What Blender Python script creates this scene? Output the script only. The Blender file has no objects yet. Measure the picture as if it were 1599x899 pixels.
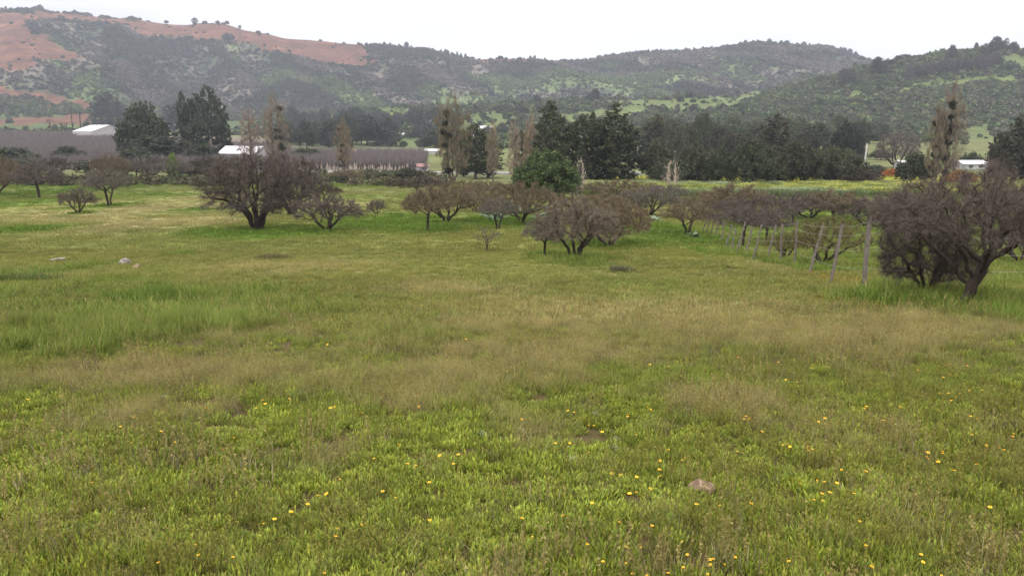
import bpy, math, random
import numpy as np
from mathutils import Vector
rng = np.random.default_rng(7)
random.seed(7)
S = bpy.context.scene
R = math.radians

# ---------------------------------------------------------------- camera
F = 1231.0                      # focal length in pixels of the 1599 px wide photograph
TH = R(11.5)                    # downward pitch
CZ = 1.6
CT, ST = math.cos(TH), math.sin(TH)
cam_d = bpy.data.cameras.new('camera')
cam_d.sensor_width = 36.0
cam_d.lens = 36.0 * F / 1599.0
cam_d.clip_start = 0.05
cam_d.clip_end = 9000
cam = bpy.data.objects.new('camera', cam_d)
S.collection.objects.link(cam)
cam.location = (0, 0, CZ)
cam.rotation_euler = (R(90) - TH, 0, 0)
S.camera = cam

# ---------------------------------------------------------------- light
SUN_EL, SUN_AZ = R(52), R(205)
w = bpy.data.worlds.new("World"); S.world = w
w.use_nodes = True
nt = w.node_tree; nt.nodes.clear()
N = nt.nodes.new; L = nt.links.new
out = N('ShaderNodeOutputWorld')
sky = N('ShaderNodeTexSky'); sky.sky_type = 'NISHITA'; sky.sun_disc = False
sky.sun_elevation = SUN_EL; sky.sun_rotation = SUN_AZ
b1 = N('ShaderNodeBackground'); b1.inputs[1].default_value = 0.05
L(sky.outputs[0], b1.inputs[0])
tc = N('ShaderNodeTexCoord'); sep = N('ShaderNodeSeparateXYZ')
L(tc.outputs['Generated'], sep.inputs[0])
mp = N('ShaderNodeMapRange'); mp.inputs[1].default_value = 0.0; mp.inputs[2].default_value = 1.0
mp.inputs[3].default_value = 0.60; mp.inputs[4].default_value = 2.8
L(sep.outputs[2], mp.inputs[0])
vm = N('ShaderNodeMapping'); vm.inputs['Scale'].default_value = (1.6, 1.6, 7)
L(tc.outputs['Generated'], vm.inputs[0])
ns = N('ShaderNodeTexNoise'); ns.inputs['Scale'].default_value = 2.2; ns.inputs['Detail'].default_value = 5
L(vm.outputs[0], ns.inputs[0])
mr = N('ShaderNodeMapRange'); mr.inputs[1].default_value = 0.3; mr.inputs[2].default_value = 0.7
mr.inputs[3].default_value = 0.80; mr.inputs[4].default_value = 1.16
L(ns.outputs[0], mr.inputs[0])
mu = N('ShaderNodeMath'); mu.operation = 'MULTIPLY'
L(mp.outputs[0], mu.inputs[0]); L(mr.outputs[0], mu.inputs[1])
b2 = N('ShaderNodeBackground'); b2.inputs[0].default_value = (1.0, 0.935, 0.955, 1)
L(mu.outputs[0], b2.inputs[1])
ad = N('ShaderNodeAddShader'); L(b1.outputs[0], ad.inputs[0]); L(b2.outputs[0], ad.inputs[1])
L(ad.outputs[0], out.inputs[0])
sun_d = bpy.data.lights.new('sun', 'SUN'); sun_d.energy = 1.5; sun_d.angle = R(10); sun_d.color = (1, 0.95, 0.87)
sun = bpy.data.objects.new('sun', sun_d); S.collection.objects.link(sun)
# direction towards the sun: behind the camera, high, a little to the left
sd = Vector((math.sin(SUN_AZ) * math.cos(SUN_EL), math.cos(SUN_AZ) * math.cos(SUN_EL), math.sin(SUN_EL)))
sun.rotation_euler = sd.to_track_quat('Z', 'Y').to_euler()
sun.location = (0, 0, 50)
S.view_settings.view_transform = 'Standard'; S.view_settings.look = 'None'
S.view_settings.exposure = 0.09; S.view_settings.gamma = 1.0
S.view_settings.use_curve_mapping = False
cy = S.cycles
cy.max_bounces = 5; cy.diffuse_bounces = 2; cy.glossy_bounces = 1; cy.transmission_bounces = 3
cy.transparent_max_bounces = 4; cy.volume_bounces = 0
cy.use_denoising = True; cy.use_adaptive_sampling = True; cy.adaptive_threshold = 0.02
cy.caustics_reflective = False; cy.caustics_refractive = False
cy.sample_clamp_indirect = 4

# ---------------------------------------------------------------- numpy noise
def _h(ix, iy, s):
    n = (ix.astype(np.int64) * 374761393 + iy.astype(np.int64) * 668265263 + s * 1274126177) & 0x7fffffff
    n = ((n ^ (n >> 13)) * 1274126177) & 0x7fffffff
    return ((n ^ (n >> 16)) & 0xffff) / 65535.0
def vn(x, y, s=0):
    x = np.asarray(x, float); y = np.asarray(y, float)
    ix = np.floor(x); iy = np.floor(y); fx = x - ix; fy = y - iy
    fx = fx * fx * (3 - 2 * fx); fy = fy * fy * (3 - 2 * fy)
    a = _h(ix, iy, s); b = _h(ix + 1, iy, s); c = _h(ix, iy + 1, s); d = _h(ix + 1, iy + 1, s)
    return (a + (b - a) * fx) * (1 - fy) + (c + (d - c) * fx) * fy
def fbm(x, y, s=0, o=4):
    t = 0; a = 1; m = 0
    for k in range(o):
        t = t + a * vn(x * 2 ** k + 13.7 * k, y * 2 ** k - 7.1 * k, s + k); m += a; a *= 0.5
    return t / m
def sst(a, b, x):
    t = np.clip((x - a) / (b - a), 0, 1); return t * t * (3 - 2 * t)
def pchip(xs, ys, x):
    xs = np.asarray(xs, float); ys = np.asarray(ys, float)
    h = np.diff(xs); d = np.diff(ys) / h
    m = np.zeros_like(ys); m[0] = d[0]; m[-1] = d[-1]
    for i in range(1, len(xs) - 1):
        m[i] = 0 if d[i - 1] * d[i] <= 0 else 2 * d[i - 1] * d[i] / (d[i - 1] + d[i])
    k = np.clip(np.searchsorted(xs, x) - 1, 0, len(h) - 1)
    t = np.clip((x - xs[k]) / h[k], 0, 1)
    return ((2 * t**3 - 3 * t**2 + 1) * ys[k] + (t**3 - 2 * t**2 + t) * h[k] * m[k]
            + (-2 * t**3 + 3 * t**2) * ys[k + 1] + (t**3 - t**2) * h[k] * m[k + 1])

# ---------------------------------------------------------------- terrain
NY = np.array([-60, -10, 0, 8, 18, 32, 50, 75, 105, 130, 200, 400], float)
NZ = np.array([2.5, 0.75, 0, -0.8, -2.0, -3.45, -4.55, -5.65, -6.85, -7.75, -8.6, -9.5])
def slope_of(py):                       # rise per metre forward of the sight line of image row py
    v = (449.5 - np.asarray(py, float)) / F
    return (-ST + v * CT) / (CT + v * ST)
COLS = np.array([-400, 0, 200, 400, 600, 800, 1000, 1200, 1400, 1600, 2000], float)
CG = np.arange(-400, 2001, 10.0)
sky_x = [-400, 0, 20, 45, 60, 100, 130, 180, 250, 290, 310, 345, 380, 440, 510, 570, 640, 670, 700, 720, 740, 800, 870, 930, 1000, 1080, 1130, 1180, 1200, 1290, 1310, 1330, 1350, 1380, 1450, 1600, 2000]
sky_y = [40, 23, 20, 18, 18, 23, 26, 30, 37, 41, 39, 38, 48, 57, 61, 70, 77, 83, 90, 96, 97, 95, 93, 94, 87, 85, 79, 71, 70, 73, 79, 85, 94, 104, 120, 140, 160]
crest_x = [-400, 0, 200, 400, 600, 700, 800, 940, 1060, 1140, 1200, 1250, 1300, 1340, 1370, 1400, 1440, 1500, 1560, 1600, 2000]
crest_y = [180, 184, 190, 192, 172, 167, 162, 158, 154, 150, 142, 132, 120, 108, 103, 98, 91, 84, 81, 84, 84]
ST_Y = [130, 200, 350, 560, 740, 900, 1120, 1400, 1750, 2150, 2900]
rows = [
 np.full(len(CG), 291.0),
 np.interp(CG, COLS, [264, 264, 264, 265, 267, 268, 268, 268, 268, 268, 268]),
 np.interp(CG, COLS, [236, 236, 238, 240, 240, 240, 238, 234, 232, 232, 232]),
 np.interp(CG, COLS, [212, 212, 212, 218, 222, 216, 208, 205, 200, 198, 198]),
 np.interp(CG, COLS, [200, 202, 205, 208, 204, 190, 178, 172, 148, 138, 130]),
 np.interp(CG, crest_x, crest_y),
 np.interp(CG, COLS, [125, 140, 165, 180, 184, 180, 176, 162, 125, 100, 95]),
 np.interp(CG, COLS, [70, 80, 105, 125, 140, 142, 138, 128, 125, 118, 110]),
 np.interp(CG, sky_x, sky_y),
 np.interp(CG, sky_x, sky_y) + 70,
 np.full(len(CG), 190.0)]
rows = [np.convolve(np.pad(r, 1, mode='edge'), [0.25, 0.5, 0.25], 'valid') if i != 8 else r for i, r in enumerate(rows)]
YG = np.log(np.geomspace(130, 2900, 420))
TAB = np.empty((len(CG), len(YG)))
for i in range(len(CG)):
    TAB[i] = slope_of(pchip(np.log(ST_Y), [r[i] for r in rows], YG))
def _tab(col, y):
    ci = np.clip((col - CG[0]) / 10.0, 0, len(CG) - 1.001); yi = np.clip((np.log(np.maximum(y, 1)) - YG[0]) / (YG[1] - YG[0]), 0, len(YG) - 1.001)
    a = ci.astype(int); b = yi.astype(int); fa = ci - a; fb = yi - b
    return (TAB[a, b] * (1 - fa) + TAB[a + 1, b] * fa) * (1 - fb) + (TAB[a, b + 1] * (1 - fa) + TAB[a + 1, b + 1] * fa) * fb
def H(x, y):
    x = np.asarray(x, float); y = np.asarray(y, float)
    zn = pchip(NY, NZ, y)
    yy = np.maximum(y, 60.0)
    s = np.full(np.broadcast(x, y).shape, -0.03)
    for _ in range(2):
        col = 799.5 + F * (x / yy) / (CT - s * ST)
        s = _tab(col, yy)
    zf = CZ + yy * s
    m = sst(108, 150, y)
    z = zn * (1 - m) + zf * m
    z = z + (fbm(x / 7.0, y / 7.0, 3, 3) - 0.5) * 0.16 * sst(3, 14, y) * (1 - sst(60, 140, y)) + (vn(x / 1.3, y / 1.3, 5) - 0.5) * 0.04
    # folds, spurs and gullies of the hills
    hm = sst(380, 620, y)
    z = z + (fbm(x / 60.0, y / 60.0, 11, 4) - 0.5) * 9 * hm * (1 - 0.6 * sst(1000, 1300, y))
    fm = sst(1000, 1250, y) * (1 - 0.85 * sst(1500, 1745, y))
    wx = x + 0.45 * y + 90 * (fbm(x / 260.0, y / 260.0, 21, 3) - 0.5)
    rg = 1 - np.abs(2 * fbm(wx / 210.0, y / 900.0 + 3, 31, 3) - 1)
    z = z + (rg - 0.72) * 95 * fm
    return z
def H1(x, y): return float(H(np.array([x]), np.array([y]))[0])
TS = np.geomspace(1.5, 2600, 2600)
def at(px, py, up=0.0):
    """where the sight line of a photo pixel meets the terrain (or a height `up` above it)"""
    u = (px - 799.5) / F; v = (449.5 - py) / F
    dx, dy, dz = u, CT + v * ST, -ST + v * CT
    X = dx * TS; Y = dy * TS; Z = CZ + dz * TS
    g = Z - H(X, Y) - up
    k = np.where(g < 0)[0]
    k = int(k[0]) if len(k) else len(TS) - 1
    a = TS[max(k - 1, 0)]; b = TS[k]
    for _ in range(12):
        m = (a + b) / 2
        if CZ + dz * m - H1(dx * m, dy * m) - up < 0: b = m
        else: a = m
    return dx * b, dy * b, H1(dx * b, dy * b)
def depth(p): return p[1] * CT - (p[2] - CZ) * ST
def project(x, y, z):
    d = y * CT - (z - CZ) * ST
    d = np.where(d > 0.05, d, 0.05)
    return 799.5 + F * x / d, 449.5 - F * (y * ST + (z - CZ) * CT) / d

# ---------------------------------------------------------------- mesh helpers
COL = S.collection
def mesh_np(name, V, faces, mat=None, fcol=None, smooth=False):
    """V (n,3); faces = list of int arrays (m,k); fcol = per-face tone or rgb list matching faces"""
    me = bpy.data.meshes.new(name)
    V = np.ascontiguousarray(V, dtype=np.float32)
    me.vertices.add(len(V)); me.vertices.foreach_set('co', V.ravel())
    faces = [np.asarray(f, dtype=np.int32) for f in faces if len(f)]
    lv = np.concatenate([f.ravel() for f in faces]) if faces else np.zeros(0, np.int32)
    tot = np.concatenate([np.full(len(f), f.shape[1], np.int32) for f in faces]) if faces else np.zeros(0, np.int32)
    me.loops.add(len(lv)); me.loops.foreach_set('vertex_index', lv)
    me.polygons.add(len(tot))
    st = np.concatenate([[0], np.cumsum(tot)[:-1]]).astype(np.int32) if len(tot) else tot
    me.polygons.foreach_set('loop_start', st)
    if fcol is not None:
        c = np.concatenate(fcol) if isinstance(fcol, list) else fcol
        if c.ndim == 1: c = np.stack([c, c, c], 1)
        a = me.attributes.new('tone', 'FLOAT_COLOR', 'FACE')
        a.data.foreach_set('color', np.concatenate([c, np.ones((len(c), 1))], 1).astype(np.float32).ravel())
    me.update(calc_edges=True)
    if smooth: me.polygons.foreach_set('use_smooth', np.ones(len(tot), bool))
    if mat: me.materials.append(mat)
    return me
class MB:
    """collects simple shapes for one mesh"""
    def __init__(s): s.v = []; s.f = []
    def add(s, vs, fs):
        n = len(s.v); s.v += [tuple(v) for v in vs]; s.f += [tuple(i + n for i in f) for f in fs]; return s
    def box(s, x0, y0, z0, x1, y1, z1):
        v = [(x, y, z) for z in (z0, z1) for y in (y0, y1) for x in (x0, x1)]
        return s.add(v, [(0, 2, 3, 1), (4, 5, 7, 6), (0, 1, 5, 4), (2, 6, 7, 3), (0, 4, 6, 2), (1, 3, 7, 5)])
    def tube(s, pts, rad, n=6, cap=True):
        base = len(s.v)
        for i, p in enumerate(pts):
            p = Vector(p); a = Vector(pts[max(i - 1, 0)]); b = Vector(pts[min(i + 1, len(pts) - 1)])
            d = (b - a).normalized(); u = d.orthogonal().normalized() if abs(d.z) > 0.9 else d.cross(Vector((0, 0, 1))).normalized(); q = d.cross(u)
            r = rad[i] if isinstance(rad, (list, tuple)) else rad
            for k in range(n):
                t = 2 * math.pi * k / n; s.v.append(tuple(p + u * math.cos(t) * r + q * math.sin(t) * r))
        for i in range(len(pts) - 1):
            for k in range(n):
                a = base + i * n + k; b = base + i * n + (k + 1) % n
                s.f.append((a, b, b + n, a + n))
        if cap:
            s.f.append(tuple(base + k for k in range(n))[::-1]); s.f.append(tuple(base + (len(pts) - 1) * n + k for k in range(n)))
        return s
    def mesh(s, name, mat, smooth=False):
        me = bpy.data.meshes.new(name); me.from_pydata(s.v, [], s.f); me.update()
        if smooth: me.polygons.foreach_set('use_smooth', [True] * len(me.polygons))
        me.materials.append(mat); return me
def link(name, data, parent=None, loc=None, color=None):
    o = bpy.data.objects.new(name, data); COL.objects.link(o)
    if parent: o.parent = parent
    if loc is not None: o.location = loc
    if color is not None: o.color = (*color, 1)
    return o
def tag(o, label=None, cat=None, group=None, kind=None):
    if label: o['label'] = label
    if cat: o['category'] = cat
    if group: o['group'] = group
    if kind: o['kind'] = kind
    return o
def thing(name, label, cat, loc, rz=0, group=None, sc=None):
    o = bpy.data.objects.new(name, None); COL.objects.link(o)
    o.location = loc; o.rotation_euler = (0, 0, rz); o.empty_display_size = 0.3
    if sc is not None: o.scale = sc
    return tag(o, label, cat, group)

# ---------------------------------------------------------------- materials
def mat_new(name):
    m = bpy.data.materials.new(name); m.use_nodes = True; t = m.node_tree; t.nodes.clear()
    o = t.nodes.new('ShaderNodeOutputMaterial')
    return m, t, o
def mat_plain(name, col, rough=0.8, nscale=None, namp=0.25, bump=0.0, metal=0.0):
    m, t, o = mat_new(name); p = t.nodes.new('ShaderNodeBsdfPrincipled')
    p.inputs['Roughness'].default_value = rough; p.inputs['Base Color'].default_value = (*col, 1); p.inputs['Metallic'].default_value = metal
    if nscale:
        c = t.nodes.new('ShaderNodeTexCoord'); n = t.nodes.new('ShaderNodeTexNoise'); n.inputs['Scale'].default_value = nscale; n.inputs['Detail'].default_value = 6
        t.links.new(c.outputs['Object'], n.inputs[0])
        r = t.nodes.new('ShaderNodeMapRange'); r.inputs[1].default_value = .3; r.inputs[2].default_value = .7; r.inputs[3].default_value = 1 - namp; r.inputs[4].default_value = 1 + namp
        t.links.new(n.outputs[0], r.inputs[0])
        x = t.nodes.new('ShaderNodeVectorMath'); x.operation = 'SCALE'; x.inputs[0].default_value = col
        t.links.new(r.outputs[0], x.inputs['Scale']); t.links.new(x.outputs[0], p.inputs['Base Color'])
        if bump:
            b = t.nodes.new('ShaderNodeBump'); b.inputs['Strength'].default_value = bump; b.inputs['Distance'].default_value = 0.02
            t.links.new(n.outputs[0], b.inputs['Height']); t.links.new(b.outputs[0], p.inputs['Normal'])
    t.links.new(p.outputs[0], o.inputs[0]); return m
def mat_plant(name, col=(1, 1, 1), use_obj=True, inst=False, trans=0.25, rough=0.7):
    """colour = col * face tone * (object colour | instance tint)"""
    m, t, o = mat_new(name); N = t.nodes.new; L = t.links.new
    a = N('ShaderNodeAttribute'); a.attribute_name = 'tone'
    x = N('ShaderNodeVectorMath'); x.operation = 'MULTIPLY'; x.inputs[1].default_value = col
    L(a.outputs['Vector'], x.inputs[0]); cur = x.outputs[0]
    if inst:
        b = N('ShaderNodeAttribute'); b.attribute_type = 'INSTANCER'; b.attribute_name = 'tint'
        y = N('ShaderNodeVectorMath'); y.operation = 'MULTIPLY'; L(cur, y.inputs[0]); L(b.outputs['Vector'], y.inputs[1]); cur = y.outputs[0]
    elif use_obj:
        b = N('ShaderNodeObjectInfo')
        y = N('ShaderNodeVectorMath'); y.operation = 'MULTIPLY'; L(cur, y.inputs[0]); L(b.outputs['Color'], y.inputs[1]); cur = y.outputs[0]
    p = N('ShaderNodeBsdfPrincipled'); p.inputs['Roughness'].default_value = rough; p.inputs['Specular IOR Level'].default_value = 0.25
    L(cur, p.inputs['Base Color'])
    if trans:
        tr = N('ShaderNodeBsdfTranslucent'); L(cur, tr.inputs[0]); mx = N('ShaderNodeMixShader'); mx.inputs[0].default_value = trans
        L(p.outputs[0], mx.inputs[1]); L(tr.outputs[0], mx.inputs[2]); L(mx.outputs[0], o.inputs[0])
    else: L(p.outputs[0], o.inputs[0])
    return m
M_TWIG = mat_plant('twig_bark', trans=0.0, rough=0.9)
M_WOOD = mat_plant('trunk_bark', trans=0.0, rough=0.95)
M_LEAF = mat_plant('tree_foliage', trans=0.2)
M_GRASS = mat_plant('grass_blades', inst=True, trans=0.35)
M_SCRUB = mat_plant('scrub_foliage', inst=True, trans=0.1)

# ---------------------------------------------------------------- colours of the land
def inpoly(px, py, poly):
    r = np.zeros(px.shape, bool); n = len(poly)
    for i in range(n):
        x0, y0 = poly[i]; x1, y1 = poly[(i + 1) % n]
        c = ((y0 > py) != (y1 > py)) & (px < (x1 - x0) * (py - y0) / ((y1 - y0) if y1 != y0 else 1e-9) + x0)
        r ^= c
    return r
RED = [[(-300, 30), (0, 22), (60, 17), (120, 24), (110, 30), (60, 33), (38, 38), (55, 50), (75, 55), (95, 75), (135, 88), (115, 93), (60, 95), (50, 108), (0, 112), (-300, 130)],
       [(60, 17), (130, 24), (250, 35), (290, 38), (345, 36), (440, 55), (570, 68), (587, 100), (540, 107), (450, 90), (390, 68), (330, 62), (280, 58), (215, 55), (200, 42), (120, 34)],
       [(-300, 128), (0, 133), (50, 143), (110, 155), (152, 164), (140, 173), (100, 164), (80, 170), (70, 158), (0, 146), (-300, 140)],
       [(60, 182), (130, 178), (155, 188), (150, 196), (60, 192), (0, 196), (-300, 196), (-300, 188), (0, 186)],
       [(740, 91), (930, 91), (930, 95), (740, 98)]]
FIELD = [[(935, 160), (1060, 153), (1140, 148), (1230, 140), (1150, 166), (1105, 172), (1050, 176), (1030, 166), (970, 163)],
         [(600, 226), (610, 212), (640, 216), (690, 214), (720, 210), (700, 190), (735, 182), (800, 172), (800, 200), (770, 212), (700, 228), (690, 236), (620, 236)],
         [(1500, 222), (1505, 205), (1540, 192), (1560, 196), (1550, 212), (1560, 235), (1500, 245)],
         [(1315, 148), (1345, 143), (1350, 150), (1325, 156)], [(1375, 148), (1400, 140), (1450, 128), (1520, 120), (1580, 118), (1580, 128), (1500, 132), (1410, 146), (1380, 152)],
         [(1560, 86), (1700, 86), (1700, 110), (1600, 106), (1575, 100)],
         [(860, 178), (1000, 166), (1020, 176), (920, 190), (850, 196)]]
def region(px, py, polys):
    jx = (fbm(px / 14.0, py / 6.0, 41, 3) - 0.5) * 34; jy = (fbm(px / 14.0, py / 6.0, 45, 3) - 0.5) * 13
    r = np.zeros(px.shape)
    for p in polys: r = np.maximum(r, inpoly(px + jx, py + jy, p).astype(float))
    return r
def ell(cx, cy, rx, ry, st=1.0):
    a = at(cx, cy); b = at(cx, cy - ry); c = at(cx, cy + ry)
    return (a[0], (b[1] + c[1]) / 2, rx * depth(a) / F, max((b[1] - c[1]) / 2, 0.5), st)
LUSH = [ell(*e) for e in [(215, 500, 250, 60, .92), (270, 480, 120, 26, 1), (430, 500, 60, 26, .7), (405, 364, 150, 12), (150, 290, 170, 7), (60, 300, 90, 10), (225, 272, 90, 6), (160, 322, 38, 6), (125, 333, 20, 5),
        (300, 328, 34, 4), (895, 404, 70, 13), (945, 380, 80, 9), (667, 354, 70, 12), (790, 345, 90, 12), (600, 345, 110, 14), (560, 288, 90, 5), (640, 352, 60, 10),
        (1480, 472, 150, 22), (1590, 500, 90, 22), (1250, 412, 60, 8), (30, 360, 60, 9), (0, 320, 60, 8), (1060, 375, 110, 13), (1020, 360, 110, 12), (1140, 395, 60, 10), (20, 430, 60, 18),
        (770, 440, 55, 10, .4), (620, 535, 120, 12, .45), (1000, 445, 80, 14, .5), (255, 304, 14, 3), (50, 460, 120, 30, .6), (1050, 590, 160, 30, .3)]]
TAN = [ell(*e) for e in [(230, 325, 190, 26), (250, 350, 110, 14), (560, 315, 60, 12), (300, 592, 260, 22), (700, 600, 180, 22), (640, 625, 120, 16), (900, 500, 190, 34), (1100, 500, 200, 28), (1300, 530, 260, 24),
        (700, 450, 100, 12), (450, 418, 130, 10), (1400, 500, 120, 10), (1550, 520, 90, 12), (220, 660, 90, 26), (1150, 640, 90, 14), (1300, 420, 120, 12), (1330, 690, 110, 22), (840, 690, 60, 16), (530, 715, 40, 12), (1400, 800, 80, 18), (720, 455, 90, 9), (860, 560, 220, 20)]]
def wsum(x, y, L):
    r = np.zeros(x.shape)
    for (cx, cy, rx, ry, st) in L:
        d = np.sqrt(((x - cx) / rx) ** 2 + ((y - cy) / ry) ** 2)
        r = np.maximum(r, st * (1 - sst(0.30, 1.5, d + (fbm(x / (rx * .35) + cx, y / (ry * .35 + .3), 51, 3) - .5) * 1.2)))
    return r
FEN = None
def zones(x, y):
    """0..1 lush green grass and dry tan grass weights of the meadow"""
    lu = wsum(x, y, LUSH); ta = wsum(x, y, TAN)
    n = fbm(x / 9.0, y / 9.0, 61, 4); n2 = fbm(x / 2.3, y / 2.3, 67, 3)
    ta = np.clip(ta * (0.62 + .3 * sst(22, 34, y)) + sst(.48, .7, n * .6 + n2 * .4) * 0.3 * sst(5, 14, y) * (1 - sst(50, 110, y)), 0, 1)
    # right of the fence the land is green
    fx = np.interp(y, [0, 14, 18, 43, 70, 130], [8, 8, 8.2, 11.6, 15, 24])
    rt = sst(0, 1.5, x - fx - 0.3) * sst(16.5, 18.5, y)
    lu = np.maximum(lu, rt * (0.5 + 0.3 * sst(.4, .6, n2)))
    lu = np.maximum(lu, sst(.50, .66, n2 * .5 + n * .5) * .32 * (1 - ta))
    lu = np.maximum(lu, 0.7 * sst(70, 95, y) * sst(.35, .6, n))
    return lu, np.clip(ta * (1 - 0.85 * lu), 0, 1)
C = np.array
c_base = C([.215, .228, .054]); c_lush = C([.135, .215, .028]); c_tan = C([.370, .330, .140]); c_near = C([.200, .240, .040])
def grasscol(x, y):
    lu, ta = zones(x, y)
    n = fbm(x / 3.1, y / 3.1, 71, 3)[..., None]
    nr = (1 - sst(5, 11, y))[..., None]
    c = c_base * (1 - nr) + c_near * nr
    ta = ta * .85
    c = c * (1 - ta[..., None]) + c_tan * ta[..., None]
    c = c * (1 - lu[..., None]) + c_lush * lu[..., None]
    return c * (0.8 + 0.4 * n), lu, ta
def farmtn(x, y):
    wx = x + .45 * y + 90 * (fbm(x / 260.0, y / 260.0, 21, 3) - .5)
    q = fbm(wx / 75.0, y / 230.0, 401, 4); q2 = fbm(wx / 50.0, y / 120.0, 409, 4)
    g1 = sst(.53, .66, q)[..., None] * .85; g2 = sst(.52, .64, q2)[..., None] * .8
    c = C([.050, .060, .040]) * np.ones(np.shape(x) + (3,))
    c = c * (1 - g2) + C([.150, .130, .105]) * g2
    return c * (1 - g1) + C([.115, .160, .055]) * g1
print('terrain')
# terrain sheet
na, nr_ = 900, 760
av = np.linspace(-1.25, 1.25, na)
yv = np.geomspace(2.2, 2908, nr_) - 8.0
A, Y = np.meshgrid(av, yv)
X = A * (Y + 8.0) * 1.0
Z = H(X, Y)
V = np.stack([X, Y, Z], -1).reshape(-1, 3)
idx = np.arange(na * nr_).reshape(nr_, na)
Q = np.stack([idx[:-1, :-1], idx[:-1, 1:], idx[1:, 1:], idx[1:, :-1]], -1).reshape(-1, 4)
gc, lu, ta = grasscol(X, Y)
px, py = project(X, Y, Z)
n1 = fbm(X / 40, Y / 40, 81, 5); n2 = fbm(X / 12, Y / 12, 85, 4)
scrub = C([.064, .090, .032]) * (0.75 + 0.5 * n2[..., None]) ; green = C([.100, .138, .040]); gm = sst(.50, .64, n1 * .6 + n2 * .4)[..., None]
far = scrub * (1 - gm) + green * gm
fe = sst(950, 1200, Y)[..., None]
far = far * (1 - fe) + farmtn(X, Y) * (0.7 + 0.6 * n2[..., None]) * fe
rd = region(px, py, RED)[..., None] * sst(500, 620, Y)[..., None]; fd = region(px, py, FIELD)[..., None]
far = far * (1 - fd) + C([.100, .130, .042]) * (.85 + .3 * n2[..., None]) * fd
ter = .66 + .68 * vn(X / 1400, Z / 4.0, 88)[..., None]
far = far * (1 - rd) + C([.118, .056, .034]) * (.45 + 1.1 * n2[..., None]) * (.7 + .6 * n1[..., None]) * ter * rd
vf = sst(96, 112, Y)[..., None]; val = C([.120, .135, .050]) * (.7 + .6 * n2[..., None])
orch = C([.150, .125, .095]) * (.85 + .3 * n2[..., None]) * np.ones_like(gc)
om = (sst(190, 200, Y) * (1 - sst(560, 600, Y)) * (px < 664))[..., None]
val = val * (1 - om) + orch * om
vm_ = sst(380, 520, Y)[..., None]; vm_ = np.where((px < 440)[..., None], sst(590, 620, Y)[..., None], vm_)
cc = gc * .62 * (1 - vf) + val * vf  # meadow sheet darkened to stand in for the self-shadow of the grass tufts
cc = cc * (1 - vm_) + far * vm_
me = mesh_np('terrain', V, [Q], None, smooth=True)
a = me.attributes.new('col', 'FLOAT_COLOR', 'POINT')
a.data.foreach_set('color', np.concatenate([cc.reshape(-1, 3), np.ones((na * nr_, 1))], 1).astype(np.float32).ravel())
m, t, o = mat_new('land'); N = t.nodes.new; L = t.links.new
at1 = N('ShaderNodeAttribute'); at1.attribute_name = 'col'
tcn = N('ShaderNodeTexCoord'); cur = at1.outputs['Vector']
for sc, lo, hi in ((.045, .82, 1.18), (0.35, .75, 1.25), (5.0, .7, 1.3), (60.0, .75, 1.25)):
    n = N('ShaderNodeTexNoise'); n.inputs['Scale'].default_value = sc; n.inputs['Detail'].default_value = 4; L(tcn.outputs['Object'], n.inputs[0])
    r = N('ShaderNodeMapRange'); r.inputs[1].default_value = .32; r.inputs[2].default_value = .68; r.inputs[3].default_value = lo; r.inputs[4].default_value = hi; L(n.outputs[0], r.inputs[0])
    x = N('ShaderNodeVectorMath'); x.operation = 'SCALE'; L(cur, x.inputs[0]); L(r.outputs[0], x.inputs['Scale']); cur = x.outputs[0]
# bare soil shows between the plants close by
g = N('ShaderNodeSeparateXYZ'); geo = N('ShaderNodeNewGeometry'); L(geo.outputs['Position'], g.inputs[0])
r = N('ShaderNodeMapRange'); r.inputs[1].default_value = 9; r.inputs[2].default_value = 26; r.inputs[3].default_value = 0.88; r.inputs[4].default_value = 0; L(g.outputs[1], r.inputs[0])
mx = N('ShaderNodeMix'); mx.data_type = 'RGBA'; L(r.outputs[0], mx.inputs['Factor']); L(cur, mx.inputs[6]); mx.inputs[7].default_value = (.070, .048, .024, 1)
p = N('ShaderNodeBsdfPrincipled'); p.inputs['Roughness'].default_value = 1; p.inputs['Specular IOR Level'].default_value = 0.1
L(mx.outputs[2], p.inputs['Base Color']); L(p.outputs[0], o.inputs[0])
me.materials.append(m)
tag(link('ground', me), 'meadow, valley floor and hillsides as one sheet of land', None, None, 'structure')

# ---------------------------------------------------------------- haze
hz = MB().box(-3700, -90, -22, 3700, 3000, 330)
hm_, t, o = mat_new('air_haze'); pv = t.nodes.new('ShaderNodeVolumePrincipled')
pv.inputs['Density'].default_value = 0.00018; pv.inputs['Color'].default_value = (.80, .88, .97, 1)
t.links.new(pv.outputs[0], o.inputs['Volume'])
HAZE = tag(link('haze', hz.mesh('haze', hm_)), 'thin bluish haze in front of the far hills', None, None, 'stuff')

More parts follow.
